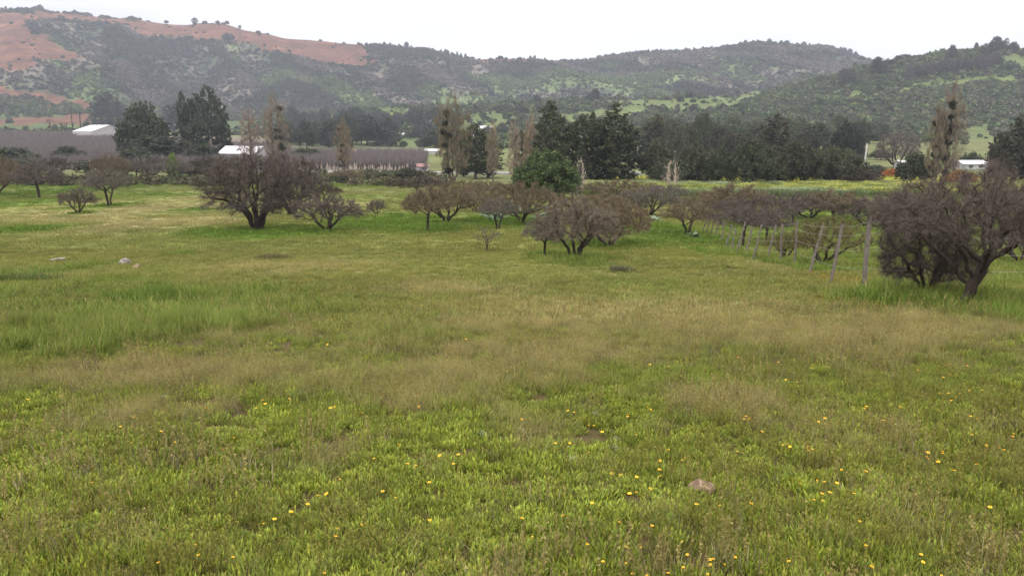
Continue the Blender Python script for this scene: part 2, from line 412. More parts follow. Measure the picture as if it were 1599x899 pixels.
# ---------------------------------------------------------------- tree growing (space colonisation)
def norm(v): return v / np.maximum(np.linalg.norm(v, axis=-1, keepdims=True), 1e-9)
def grow(att, stems, step, kill, infl, iters=90, jit=.25, up=0.0, seed=0):
    """stems: list of (points) polylines starting at the base. Returns pos, parent"""
    g = np.random.default_rng(seed)
    P = []; par = []
    for st in stems:
        st = [np.array(q, float) for q in st]
        prev = -1
        for a, b in zip(st[:-1], st[1:]):
            n = max(1, int(round(np.linalg.norm(b - a) / step)))
            for k in range(n if prev >= 0 else n + 1):
                f = (k + 1) / n if prev >= 0 else k / n
                P.append(a + (b - a) * f + (g.normal(0, step * .12, 3) if k else 0)); par.append(prev); prev = len(P) - 1
    P = [p for p in P]
    att = np.asarray(att, float)
    D = np.full(len(att), 1e9); I = np.zeros(len(att), int)
    def upd(k0):
        for k in range(k0, len(P)):
            d = np.linalg.norm(att - P[k], axis=1); m = d < D; D[m] = d[m]; I[m] = k
    upd(0)
    for it in range(iters):
        if len(att) == 0: break
        act = D < (infl if it > 2 else 1e9)
        if not act.any(): break
        k0 = len(P)
        for k in np.unique(I[act]):
            m = act & (I == k)
            v = norm((att[m] - P[k])).mean(0) + g.normal(0, jit, 3); v[2] += up
            P.append(P[k] + v / max(np.linalg.norm(v), 1e-6) * step); par.append(int(k))
        upd(k0)
        keep = D > kill
        att = att[keep]; D = D[keep]; I = I[keep]
        if len(P) > 5000: break
    return np.array(P), np.array(par)
def radii(par, tip, base, e=2.3):
    n = len(par); acc = np.zeros(n)
    for i in range(n - 1, -1, -1):
        if acc[i] == 0: acc[i] = tip ** e
        if par[i] >= 0: acc[par[i]] += acc[i]
    r = acc ** (1 / e)
    b = r[par < 0].max()
    if b > tip * 1.01: r = tip + (r - tip) * (base - tip) / (b - tip)
    return r
def limbs(P, par, r, sides_big=6):
    """frusta for every branch segment"""
    ch = np.where(par >= 0)[0]; a = P[par[ch]]; b = P[ch]; ra = np.minimum(r[par[ch]], r[ch] * 1.25); rb = r[ch]
    Vs = []; Fs = []; off = 0; ts = []
    for sel, n in ((ra > .03, sides_big), (ra <= .03, 3)):
        if not sel.any(): continue
        A_, B_, RA, RB = a[sel], b[sel], ra[sel], rb[sel]
        d = norm(B_ - A_); ref = np.where(np.abs(d[:, 2:3]) > .9, np.array([[1., 0, 0]]), np.array([[0, 0, 1.]]))
        u = norm(np.cross(d, ref)); q = np.cross(d, u)
        th = np.arange(n) * 2 * np.pi / n
        c = np.cos(th)[None, :, None]; s_ = np.sin(th)[None, :, None]
        A_ = A_ - d * RA[:, None] * .3; B_ = B_ + d * RB[:, None] * .3
        r1 = A_[:, None] + (u[:, None] * c + q[:, None] * s_) * RA[:, None, None]
        r2 = B_[:, None] + (u[:, None] * c + q[:, None] * s_) * RB[:, None, None]
        v = np.concatenate([r1, r2], 1); m = len(A_)
        k = np.arange(n); f = np.stack([k, (k + 1) % n, (k + 1) % n + n, k + n], 1)
        Fs.append((f[None] + (np.arange(m) * 2 * n)[:, None, None]).reshape(-1, 4) + off)
        Vs.append(v.reshape(-1, 3)); off += m * 2 * n
        ts.append(np.repeat(rng.uniform(.75, 1.25, m), n))
    return np.concatenate(Vs), [np.concatenate(Fs)], np.concatenate(ts)
def twigs(P, par, r, thr, k, length, width, spread=.9, up=.15, sub=1, g=rng, bend=.3):
    """thin tapering twigs along the fine branches; each a two-piece bent sliver"""
    ch = np.where((par >= 0) & (r < thr))[0]
    ch = np.repeat(ch, k); n = len(ch)
    t = g.random((n, 1)); a = P[par[ch]] * (1 - t) + P[ch] * t
    d0 = norm(P[ch] - P[par[ch]])
    B = []; E = []; tone = []
    def shoot(a, d0, ln, w):
        d = norm(d0 * .7 + g.normal(0, spread, a.shape) * .6 + [0, 0, up])
        l = ln * g.uniform(.4, 1.2, (len(a), 1))
        m = a + d * l * .5; d2 = norm(d + g.normal(0, bend, a.shape)); e = m + d2 * l * .5
        s_ = norm(np.cross(d, g.normal(0, 1, a.shape))) * w
        tn = g.uniform(.65, 1.35, len(a))
        return a, m, e, s_, d2, tn
    a1, m1, e1, s1, d1, t1 = shoot(a, d0, length, width)
    sets = [(a1, m1, e1, s1, t1)]
    for q in range(sub):
        f = g.random((len(a1), 1)); b = np.where(f < .5, a1 + (m1 - a1) * 2 * f, m1 + (e1 - m1) * (2 * f - 1))
        a2, m2, e2, s2, d2, t2 = shoot(b, d1, length * .55, width * .65)
        sets.append((a2, m2, e2, s2, t2))
    V = []; Fq = []; Ft = []; Tq = []; off = 0
    for a, m, e, s_, tn in sets:
        n = len(a); V.append(np.stack([a - s_, a + s_, m + s_ * .7, m - s_ * .7, e], 1).reshape(-1, 3))
        i = np.arange(n)[:, None] * 5 + off
        Fq.append(i + [0, 1, 2, 3]); Ft.append(i + [3, 2, 4]); Tq.append(tn); off += 5 * n
    tq = np.concatenate(Tq)
    return np.concatenate(V), [np.concatenate(Fq), np.concatenate(Ft)], np.concatenate([tq, tq])
def cards(P, k, rad, size, g=rng, flat=1.0, tone=(.6, 1.4), stretch=1.6, up=0):
    """k leaf sprays round every point"""
    n = len(P) * k
    c = np.repeat(P, k, 0) + norm(g.normal(0, 1, (n, 3))) * (rad * g.random((n, 1)) ** .5) * [1, 1, flat]
    u = norm(g.normal(0, 1, (n, 3)) + [0, 0, up]); q = norm(np.cross(u, g.normal(0, 1, (n, 3))))
    s_ = size * g.uniform(.5, 1.3, (n, 1))
    V = np.stack([c - u * s_ * stretch / 2, c + q * s_ * .5, c + u * s_ * stretch / 2, c - q * s_ * .45], 1).reshape(-1, 3)
    cl = np.repeat(g.uniform(.75, 1.25, len(P)), k)
    return V, [np.arange(n * 4).reshape(-1, 4)], cl * g.uniform(*tone, n)
def dome(n, Rr, Ht, low, clump=.4, g=rng, edge=.5, topdrop=.35, lowrise=.25):
    o_ = []
    s0 = int(g.integers(0, 999))
    while len(o_) < n:
        a = g.uniform(0, 2 * np.pi); q = g.random() ** edge
        rr = Rr * (0.78 + .5 * vn(np.array([a * 1.3]), np.array([s0 * 1.0]), s0)[0]) * q
        zt = Ht * (1 - topdrop * q * q) * (0.88 + .24 * vn(np.array([a * 2.]), np.array([q * 3]), s0)[0]); zl = Ht * (low + lowrise * q * .6)
        z = zl + (zt - zl) * g.random() ** .7
        if vn(np.array([rr * math.cos(a) * 2.2 / Rr * 2]), np.array([rr * math.sin(a) * 2.2 / Rr * 2 + z]), s0)[0] < clump * .8: continue
        o_.append((rr * math.cos(a), rr * math.sin(a), z))
    return np.array(o_)
def stemset(n, Ht, out_, hgt, g, lean=(0, 0)):
    r_ = []
    a0 = g.uniform(0, 6)
    for i in range(n):
        a = a0 + i * 2 * np.pi / n + g.uniform(-.4, .4); o_ = out_ * g.uniform(.6, 1.2) * (1 if n > 1 else .2)
        b = np.array([math.cos(a) * .05 * Ht * (n > 1), math.sin(a) * .05 * Ht * (n > 1), -.12])
        m = np.array([math.cos(a) * o_ * .4 + lean[0] * .4, math.sin(a) * o_ * .4 + lean[1] * .4, hgt * .5])
        e = np.array([math.cos(a) * o_ + lean[0], math.sin(a) * o_ + lean[1], hgt])
        r_.append([np.array([0., 0, -.2]), b, m, e] if n > 1 else [b, m, e])
    return r_
def espino(name, W, Ht, nst, low, seed, nat=400, k=16, tw=.36, twd=.009, base=.10, hst=None, out_=None, lean=(0, 0), clump=.4, sub=1, topdrop=.35, step=.17, thr=.03, edge=.5):
    g = np.random.default_rng(seed)
    att = dome(nat, W / 2, Ht * .93, low, clump, g, edge, topdrop)
    att[:, 0] += lean[0]; att[:, 1] += lean[1]
    st = stemset(nst, Ht, out_ if out_ is not None else W * .16, hst if hst is not None else Ht * low * .9 + .15, g, lean)
    P, par = grow(att, st, step, step * 1.3, Ht * .5, 60, .22, .02, seed)
    r = radii(par, .006, base)
    a = limbs(P, par, r, 7)
    b = twigs(P, par, r, thr, k, tw, twd, g=g, sub=sub)
    return dict(trunk=mesh_np(name + '_trunk', *a[:2], M_WOOD, a[2], smooth=True), crown=mesh_np(name + '_crown', *b[:2], M_TWIG, b[2]), W=W, H=Ht)
def leafy(name, W, Ht, seed, shape='round', nat=300, k=16, size=.3, rad=.55, base=.2, low=.15, nst=1, clump=.42, step=.5, stretch=1.6, thr=.06, up=0):
    g = np.random.default_rng(seed)
    if shape == 'tall':
        att = []
        while len(att) < nat:
            z = g.uniform(low, 1); q = g.random() ** .5; a = g.uniform(0, 6.283)
            prof = (np.interp(z, [low, low + .12, .6, .85, 1], [.35, .9, 1, .7, .2])) * (.7 + .6 * vn(np.array([z * 7 + a]), np.array([a * 1.2]), seed)[0])
            att.append((math.cos(a) * q * prof * W / 2, math.sin(a) * q * prof * W / 2, z * Ht))
        att = np.array(att)
    elif shape == 'spire':
        z = g.uniform(low, 1, nat); q = g.random(nat) ** .5 * np.interp(z, [low, .25, 1], [.7, 1, .06]) * W / 2; a = g.uniform(0, 6.283, nat)
        att = np.stack([np.cos(a) * q, np.sin(a) * q, z * Ht], 1)
    else:
        att = dome(nat, W / 2, Ht * .95, low, clump, g, .5, .45, .1)
    st = stemset(nst, Ht, W * .12, Ht * (low + .05 if shape == 'round' else .5), g)
    P, par = grow(att, st, step, step * 1.2, Ht * .45, 60, .2, .03, seed)
    r = radii(par, .015, base)
    a = limbs(P, par, r, 6)
    tips = P[(r < thr) & (par >= 0)]
    b = cards(tips, k, rad, size, g, stretch=stretch, up=up)
    return dict(trunk=mesh_np(name + '_trunk', *a[:2], M_WOOD, a[2], smooth=True), crown=mesh_np(name + '_crown', *b[:2], M_LEAF, b[2]), W=W, H=Ht)
def poplar(name, W, Ht, seed, mist=0, nst=1, k=3, twd=.026):
    g = np.random.default_rng(seed)
    z = g.uniform(.12, 1, 300); q = g.random(300) ** .5 * np.interp(z, [.1, .3, .7, 1], [.55, 1, .85, .15]) * W / 2; a = g.uniform(0, 6.283, 300)
    att = np.stack([np.cos(a) * q, np.sin(a) * q, z * Ht], 1)
    st = [[np.array([0.0, 0, -.2]), np.array([(i * .7 - (nst - 1) * .35), .1, Ht * .12]), np.array([(i * .9 - (nst - 1) * .45), .1, Ht * .45]), np.array([(i * .9 - (nst - 1) * .45), 0, Ht * (.85 - .12 * (i % 2))])] for i in range(nst)]
    P, par = grow(att, st, .45, .5, 1.6, 60, .12, .9, seed)
    r = radii(par, .02, .2, 2.0)
    a_ = limbs(P, par, r, 6)
    b = twigs(P, par, r, .09, k, 1.5, twd, spread=.28, up=2.2, g=g, bend=.12)
    d = dict(trunk=mesh_np(name + '_trunk', *a_[:2], M_WOOD, a_[2], smooth=True), crown=mesh_np(name + '_crown', *b[:2], M_TWIG, b[2]), W=W, H=Ht)
    ms = []
    for i in range(mist):
        zz = g.uniform(.15, .86); c = P[(np.abs(P[:, 2] - zz * Ht) < .5)][0] * 1.0 + [g.normal(0, .25), 0, 0]
        v = cards(c + g.normal(0, 1, (10, 3)) * g.uniform(.10, .16), 34, g.uniform(.3, .55), .2, g)
        ms.append(mesh_np(name + '_mistletoe', *v[:2], M_LEAF, v[2]))
    d['mist'] = ms
    return d
print('trees')
E = [espino('espino', 4.6, 3.5, 1, .34, 1), espino('espino', 4.3, 3.5, 2, .33, 2), espino('espino', 5.4, 3.4, 4, .20, 3), espino('espino', 4.2, 3.4, 5, .12, 4, nat=420),
     espino('espino', 7.4, 3.3, 3, .18, 5, nat=560), espino('espino', 4.8, 3.3, 1, .45, 6, clump=.5), espino('espino', 3.2, 3.3, 2, .3, 7, nat=110, k=3, base=.06),
     espino('espino', 5.0, 3.3, 3, .14, 8)]
HL = espino('espino', 4.8, 3.7, 8, .10, 21, nat=1100, k=15, tw=.34, twd=.0065, base=.10, hst=1.3, out_=.95, topdrop=.22, step=.15, sub=2)
HC = espino('espino', 2.6, 2.0, 4, .22, 22, nat=420, k=13, tw=.25, twd=.006, base=.05, hst=.7, out_=.55, step=.10, sub=1)
HR = espino('espino', 4.6, 3.0, 1, .36, 23, nat=1300, k=14, tw=.26, twd=.0038, base=.13, hst=1.0, out_=.1, lean=(.7, .1), step=.105, sub=2, clump=.3, topdrop=.25)
HB = espino('espino', 2.3, 2.0, 7, .12, 24, nat=500, k=15, tw=.24, twd=.0038, base=.045, hst=.8, out_=.5, step=.09, sub=2)
D = [leafy('eucalypt', 6, 14, 31, 'tall', nat=330, k=14, size=.30, rad=.5, base=.26, low=.06), leafy('eucalypt', 7, 15, 32, 'tall', nat=330, k=14, size=.32, rad=.5, base=.28, low=.12),
     leafy('eucalypt', 5, 15, 33, 'tall', nat=280, k=13, size=.30, rad=.48, base=.25, low=.05),
     leafy('eucalypt', 8, 16, 34, 'tall', nat=200, k=14, size=.32, rad=.5, base=.3, low=.34)]
B_ = [leafy('broadleaf', 8, 6.5, 41, 'round', nat=330, k=22, size=.3, rad=.75, base=.2, low=.08, nst=2), leafy('broadleaf', 7, 6.5, 42, 'round', nat=300, k=22, size=.3, rad=.75, base=.2, low=.12, clump=.5),
      leafy('broadleaf', 9, 6, 43, 'round', nat=360, k=20, size=.3, rad=.7, base=.2, low=.2, nst=3, clump=.5)]
G1 = leafy('evergreen', 8.2, 7.2, 44, 'round', nat=750, k=34, size=.2, rad=.5, base=.25, low=.04, nst=2, clump=.36, step=.42)
PL = [poplar('poplar', 3.4, 15, 51, 0), poplar('poplar', 6.2, 15, 52, 11, 3), poplar('poplar', 4.4, 15, 53, 7, 2), poplar('poplar', 2.6, 9, 54, 0, 2, 1)]
print('tree meshes done')
NUM_ = ['first', 'second', 'third', 'fourth', 'fifth', 'sixth', 'seventh', 'eighth', 'ninth', 'tenth']
# palm
def palm_mesh():
    tr = MB().tube([(0, 0, -.2), (.1, 0, 4), (.05, 0, 8)], [.32, .24, .2], 7).mesh('palm_trunk', M_WOOD)
    V = []; Fc = []
    for i in range(26):
        a = rng.uniform(0, 6.28); e = rng.uniform(-.5, 1.1); l = 2.7; pts = []
        for k in range(5):
            t_ = k / 4; pts.append(np.array([math.cos(a) * l * t_ * math.cos(e * .6), math.sin(a) * l * t_ * math.cos(e * .6), 8 + l * (math.sin(e) * t_ - .55 * t_ * t_)]))
        s_ = np.array([-math.sin(a), math.cos(a), 0])
        for k in range(4):
            b0 = len(V); w0 = .32 * (1 - k / 4.5); w1 = .32 * (1 - (k + 1) / 4.5)
            V += [pts[k] - s_ * w0, pts[k] + s_ * w0, pts[k + 1] + s_ * w1, pts[k + 1] - s_ * w1]; Fc.append([b0, b0 + 1, b0 + 2, b0 + 3])
    return dict(trunk=tr, crown=mesh_np('palm_crown', np.array(V), [np.array(Fc)], M_LEAF, np.full(len(Fc), .8)), W=5, H=10)
PALM = palm_mesh()

def calib(T):
    me = T['crown']; v = np.empty(len(me.vertices) * 3, np.float32); me.vertices.foreach_get('co', v); v = v.reshape(-1, 3)
    T['H'] = float(np.percentile(v[:, 2], 99.7)); T['W'] = float(np.percentile(v[:, 0], 98.5) - np.percentile(v[:, 0], 1.5)) * .5 + float(np.percentile(v[:, 1], 98.5) - np.percentile(v[:, 1], 1.5)) * .5
for T in E + D + B_ + PL + [G1, HL, HC, HR, HB]: calib(T)
TREES = []
def plant(T, px, by, ty, wpx, name, label, cat, group=None, col=(.1, .09, .07), tcol=(.042, .032, .024), rz=None, crown='crown', pos=None):
    p = at(px, by, .26 if by > 430 else .15 if by > 330 else (.2 if by > 295 else 0)) if pos is None else pos
    d = depth(p)
    h = (by - ty) * d / F; wd = wpx * d / F
    # steeply seen from above, the crown's far side adds a little height; ignore
    if name == 'espino_tree': wd *= 1.0; h *= 1.07
    o = thing(name, label, cat, (p[0], p[1], p[2] - .03), rng.uniform(0, 6.28) if rz is None else rz, group, (wd / T['W'], wd / T['W'], h / T['H']))
    link('trunk', T['trunk'], o, color=tcol); link(crown, T['crown'], o, color=col)
    for m_ in T.get('mist', []): link('mistletoe', m_, o, color=(.025, .03, .014))
    TREES.append((px, o)); return o
PUR = (.108, .087, .072); BRN = (.140, .108, .064); GRY = (.130, .115, .090); OLV = (.140, .125, .050); DRK = (.070, .056, .040)
espinos = [
 (E[0], 62, 306, 254, 84, PUR, 'bare espino tree left of the small forked one, with a low dark trunk'),
 (E[4], -5, 302, 246, 120, BRN, 'wide brown thorn bush cut by the left edge of the picture'),
 (E[2], 123, 331, 292, 50, PUR, 'smallest bare espino in the left meadow, vase shaped on tan grass'),
 (E[1], 170, 319, 262, 74, GRY, 'bare grey espino with two slender trunks forming a V in a green tuft'),
 (E[5], 213, 283, 252, 54, PUR, 'flat topped dark espino like an umbrella behind the forked grey tree'),
 (E[4], 271, 279, 248, 66, GRY, 'low grey espino with a bright green shoot growing out of it'),
 (E[7], 178, 288, 244, 56, BRN, 'brown espino crown rising just behind the forked grey tree'),
 (E[3], 455, 333, 243, 84, PUR, 'purple brown espino directly behind the great many stemmed one'),
 (E[5], 505, 322, 283, 64, DRK, 'small layered espino behind the spreading one with fanned stems'),
 (E[3], 588, 331, 308, 28, PUR, 'round ball of bare twigs standing alone on the central grass'),
 (E[5], 541, 287, 267, 52, BRN, 'thin flat espino at the far edge of the meadow before the orchard'),
 (E[0], 667, 357, 290, 84, BRN, 'espino with one straight dark trunk in the centre of the lush strip'),
 (E[2], 697, 343, 287, 96, BRN, 'brown espino beside the single trunk one, its stems splayed low'),
 (E[5], 652, 312, 275, 88, DRK, 'flat grey brown umbrella espino furthest left of the central thicket'),
 (E[7], 742, 326, 297, 66, BRN, 'olive brown espino between the splayed one and the thistle patch'),
 (E[1], 777, 354, 306, 62, GRY, 'small grey espino rising beside the silvery thistles'),
 (E[4], 815, 346, 284, 128, BRN, 'broad dark espino with a hollow of shade under its crown'),
 (E[4], 765, 310, 281, 105, BRN, 'rounded olive brown espino behind the thistle patch'),
 (E[4], 725, 302, 280, 70, OLV, 'low espino in front of the foot of the tall mistletoe poplar'),
 (E[6], 760, 388, 350, 42, GRY, 'spindly leafless sapling alone on the open grass'),
 (E[1], 850, 396, 334, 62, GRY, 'ash grey little espino at the left foot of the central clump'),
 (E[4], 950, 380, 304, 152, BRN, 'arching brown espino that droops to the ground right of the central clump'),
 (E[4], 965, 306, 279, 120, BRN, 'long low rusty brown thicket before the yellow flowered field'),
 (E[0], 930, 345, 300, 96, BRN, 'hazy brown espino hidden behind the central clump'),
 (E[2], 1015, 335, 290, 84, GRY, 'greyish espino with pale dead limbs left of the fence end'),
 (E[5], 1045, 318, 286, 60, GRY, 'pale twiggy bush beneath the white dead poplar'),
 (E[1], 1075, 363, 313, 92, BRN, 'purple grey espino by the far end of the fence'),
 (E[0], 1150, 345, 286, 112, BRN, 'broad brown espino beyond the fence, tallest of those behind it'),
 (E[5], 1160, 380, 318, 92, PUR, 'dark espino with a black trunk just behind the leaning posts'),
 (E[0], 1196, 372, 324, 70, PUR, 'purplish espino to the right of the black trunked one'),
 (E[2], 1226, 398, 354, 60, OLV, 'small olive green espino with fanned stems beside the fence'),
 (E[2], 1284, 407, 334, 112, OLV, 'yellow green leafing espino behind the three nearest leaning posts'),
 (E[5], 1238, 348, 300, 90, PUR, 'mauve thicket behind the fence and the green leafing espino'),
 (E[0], 1302, 345, 296, 108, BRN, 'wide mauve espino between the fence and the mustard field'),
 (E[5], 1400, 352, 300, 120, PUR, 'low bare espino showing its stems left of the great right hand tree'),
 (E[2], 1592, 402, 348, 100, PUR, 'brown espino behind the great tree at the right edge'),
 (E[4], 1610, 345, 300, 130, BRN, 'thicket behind the great tree against the right border'),
 (E[7], 1265, 338, 302, 92, PUR, 'dim purplish thicket between the green leafing espino and the mustard field'),
 (E[4], 1182, 350, 304, 116, PUR, 'long mauve thicket behind the trees near the far posts'),
 (E[4], 1100, 332, 298, 90, BRN, 'brown thicket behind the small tree over the far fence end'),
 (E[7], 1352, 350, 312, 84, PUR, 'purplish thicket behind the nearest upright fence post'),
 (E[2], 1118, 338, 306, 62, PUR, 'small purple grey espino over the far end of the fence'),
 (E[3], 985, 330, 300, 50, GRY, 'grey bramble beside the arching espino'),
]
for T, a, b, c, d_, col, lab in espinos:
    plant(T, a, b, c, d_, 'espino_tree', lab, 'tree', 'bare espino trees of the meadow', col)
plant(HL, 402, 354, 243, 156, 'espino_tree', 'largest espino of the left half, many dark stems under a domed twig crown', 'tree', 'bare espino trees of the meadow', PUR, rz=.5)
plant(E[2], 512, 358, 302, 98, 'espino_tree', 'low spreading espino with fanned stems right of the largest left one', 'tree', 'bare espino trees of the meadow', PUR, rz=.3)
plant(HC, 897, 398, 304, 122, 'espino_tree', 'central espino of four thin trunks rising from tall green grass', 'tree', 'bare espino trees of the meadow', (.15, .122, .088), rz=1)
plant(HR, 1503, 458, 246, 286, 'espino_tree', 'great dark espino at the right with a thick leaning trunk', 'tree', 'bare espino trees of the meadow', PUR, rz=.1)
plant(HB, 1448, 449, 318, 140, 'espino_tree', 'dense many stemmed espino growing against the great tree on its left', 'tree', 'bare espino trees of the meadow', PUR, rz=.9)
plant(E[3], 1536, 473, 453, 28, 'dead_shrub', 'little dark dead shrub at the foot of the great right hand espino', 'shrub', None, DRK)
plant(G1, 847, 308, 232, 92, 'evergreen_tree', 'round deep green tree in front of the tall dark belt', 'tree', None, (.072, .105, .034), rz=1)
for a, b, c, d_, lab in [(108, 256, 229, 42, 'round dark bush in front of the brown orchard, at left'), (22, 262, 231, 70, 'flat dark scrub tree at the left edge before the orchard'), (638, 283, 262, 34, 'nearly black round bush right of the pale road'),
                         (1424, 291, 240, 40, 'dark rounded tree left of the tall mistletoe poplars on the right'), (345, 268, 246, 90, 'dark olive thicket just before the white sheds'), (480, 252, 232, 52, 'flat dark cypress with ragged arms before the orchard'), (215, 262, 234, 60, 'low dark tree at the left foot of the big ragged evergreens')]:
    plant(B_[1], a, b, c, d_, 'dark_bush', lab, 'bush', None, (.050, .060, .028))
plant(G1, 272, 279, 240, 15, 'green_sapling', 'bright yellow green young tree standing inside the low grey espino', 'tree', None, (.16, .24, .04))
plant(B_[0], 1391, 283, 263, 28, 'orange_shrub', 'rounded rust orange shrub behind the yellow field', 'shrub', None, (.34, .13, .035))
plant(B_[0], 1500, 295, 266, 46, 'orange_shrub', 'dull orange shrub partly behind the great right hand espino', 'shrub', None, (.22, .12, .04))
plant(E[3], 1340, 292, 262, 70, 'brown_thicket', 'brown bare thicket between dark trees and the orange shrub', 'bush', None, DRK)
plant(E[3], 1400, 262, 205, 55, 'bare_tree', 'hazy purplish bare tree behind the orange shrub and the pole', 'tree', None, (.14, .11, .10))

rw = [(x + rng.uniform(-8, 8), 270 + rng.uniform(-4, 6), 249 + rng.uniform(-6, 6), rng.uniform(36, 66)) for x in (8, 45, 80, 140, 165, 205, 240, 300, 325, 350)]
for i, q in enumerate(sorted(rw)):
    T = [E[7], B_[1], E[3], B_[0]][i % 4]
    plant(T, *q, 'thicket_bush', 'low tangled thicket, %s from the left along the foot of the orchard' % NUM_[i], 'bush', 'thickets along the foot of the orchard', (.055, .060, .032) if i % 2 else DRK)
# the poplars
plant(PL[1], 708, 286, 150, 50, 'poplar_tree', 'tall bare tan poplar with dark mistletoe in the middle of the valley', 'tree', 'bare poplars of the valley', (.175, .145, .085), (.10, .08, .06))
plant(PL[0], 770, 285, 188, 22, 'poplar_tree', 'thin bare poplar right of the tall mistletoe one', 'tree', 'bare poplars of the valley', (.24, .19, .12), (.13, .11, .09))
plant(PL[0], 803, 290, 188, 22, 'poplar_tree', 'pale slender poplar left of the pair leaning together', 'tree', 'bare poplars of the valley', (.28, .22, .15), (.13, .11, .09))
plant(PL[0], 828, 286, 178, 23, 'poplar_tree', 'warm tan poplar rising behind the round deep green tree', 'tree', 'bare poplars of the valley', (.28, .20, .13), (.13, .11, .09))
plant(PL[2], 433, 262, 148, 38, 'poplar_tree', 'tall poplar with black mistletoe balls behind the largest left espino', 'tree', 'bare poplars of the valley', (.22, .18, .12), (.12, .10, .07))
plant(PL[0], 393, 262, 172, 34, 'poplar_tree', 'hazy pinkish bare poplars above the white sheds', 'tree', 'bare poplars of the valley', (.24, .18, .135), (.14, .11, .09))
plant(PL[2], 538, 270, 186, 26, 'poplar_tree', 'bare poplar with mistletoe standing in front of the brown orchard', 'tree', 'bare poplars of the valley', (.22, .17, .10), (.12, .10, .07))
plant(PL[1], 1474, 293, 132, 44, 'poplar_tree', 'tallest bare poplar on the right, clumps of mistletoe below its tip', 'tree', 'bare poplars of the valley', (.185, .145, .10), (.08, .065, .05))
plant(PL[2], 1456, 293, 168, 30, 'poplar_tree', 'shorter poplar leaning on the left of the tallest right hand one', 'tree', 'bare poplars of the valley', (.20, .17, .10), (.10, .08, .06))
plant(PL[3], 905, 306, 241, 17, 'dead_poplar', 'whitish leafless young poplar right of the round deep green tree', 'tree', None, (.45, .38, .30), (.4, .34, .28))
plant(PL[3], 1049, 296, 246, 24, 'dead_poplar', 'pale dead young poplar at the left end of the yellow field', 'tree', None, (.42, .34, .28), (.4, .33, .27))

# tall dark trees: (px, base, top, width)
belt = [(742, 280, 196, 48), (762, 278, 214, 44), (724, 276, 226, 34), (858, 288, 162, 40), (876, 290, 186, 46), (893, 289, 196, 40), (912, 290, 183, 42), (934, 289, 190, 44), (958, 290, 166, 52), (980, 289, 196, 42),
        (845, 284, 196, 34), (815, 280, 206, 30), (945, 288, 204, 38), (924, 288, 178, 24)]
for i, (a, b, c, d_) in enumerate(sorted(belt)):
    T = D[[0, 1, 2, 0, 1][i % 5]] if d_ != 52 else D[2]
    plant(T, a, b, c, d_, 'eucalyptus_tree', 'tall dark tree of the belt behind the round green tree, number %s from the left' % (['one', 'two', 'three', 'four', 'five', 'six', 'seven', 'eight', 'nine', 'ten', 'eleven', 'twelve', 'thirteen', 'fourteen'][i]),
          'tree', 'tall dark belt of eucalyptus trees', (.056, .068, .032), (.09, .075, .06))
NUM = ['first', 'second', 'third', 'fourth', 'fifth', 'sixth', 'seventh', 'eighth', 'ninth', 'tenth', 'eleventh', 'twelfth', 'thirteenth', 'fourteenth', 'fifteenth', 'sixteenth', 'seventeenth', 'eighteenth', 'nineteenth', 'twentieth'] + ['twenty-' + q for q in ('first', 'second', 'third', 'fourth', 'fifth', 'sixth', 'seventh', 'eighth', 'ninth')] + ['thirtieth'] + ['thirty-' + q for q in ('first', 'second', 'third', 'fourth', 'fifth', 'sixth', 'seventh', 'eighth', 'ninth')] + ['fortieth'] + ['forty-' + q for q in ('first', 'second', 'third', 'fourth', 'fifth', 'sixth', 'seventh', 'eighth', 'ninth')]
def row(lst, Ts, name, text, group, col, tcol=(.06, .05, .04), var=.2):
    for i, (a, b, c, d_) in enumerate(sorted(lst)):
        f = rng.uniform(1 - var, 1 + var); c2 = tuple(q * f * rng.uniform(.92, 1.08) for q in col)
        plant(Ts[int(rng.integers(0, len(Ts)))], a, b, c, d_, name, text % NUM[i], 'tree', group, c2, tcol)
# grove between the valley and the hill on the right, back rank of thin eucalypts and a front rank of round trees
back = [(x + rng.uniform(-3, 3), 250 + rng.uniform(-4, 4), np.interp(x, [995, 1040, 1080, 1150, 1200, 1290], [192, 184, 186, 198, 190, 206]) + rng.uniform(-10, 14), rng.uniform(26, 44)) for x in np.arange(994, 1335, 14)]
row(back, [D[3], D[1], B_[0], D[0], B_[1]], 'eucalyptus_tree', 'thin dark eucalyptus, %s from the left in the high back rank of the right grove', 'back rank of eucalyptus in the right grove', (.060, .068, .034), var=.35)
front = [(x + rng.uniform(-4, 4), 291 + rng.uniform(-3, 2), 232 + rng.uniform(-14, 22), rng.uniform(36, 64)) for x in (1024, 1042, 1062, 1080, 1104, 1124, 1168, 1182, 1198, 1214, 1240, 1256, 1274, 1292, 1310, 1328)]
up_ = [(x + rng.uniform(-6, 6), 222 + rng.uniform(-8, 6), 188 + rng.uniform(-10, 8), rng.uniform(24, 40)) for x in np.arange(1010, 1380, 12)]
row(up_, [B_[0], B_[1], D[0], B_[2]], 'slope_tree', 'dark green tree, %s from the left on the lower slope above the right grove', 'trees on the lower slope above the right grove', (.062, .078, .036), var=.35)
row(front, B_, 'broadleaf_tree', 'dark round tree, %s from the left in the front rank beyond the yellow field', 'front rank of round trees beyond the yellow field', (.060, .068, .034), var=.35)
plant(D[2], 1205, 280, 180, 46, 'broken_eucalyptus', 'ragged brownish eucalyptus rising over the right grove', 'tree', None, (.065, .06, .04))
plant(B_[2], 1320, 262, 192, 42, 'dark_tree', 'almost black rounded tree on the slope above the power pole', 'tree', None, (.028, .036, .026))
plant(B_[0], 1590, 290, 190, 90, 'dark_tree', 'dark tree rising from behind the great espino at the right edge', 'tree', None, (.050, .050, .030))
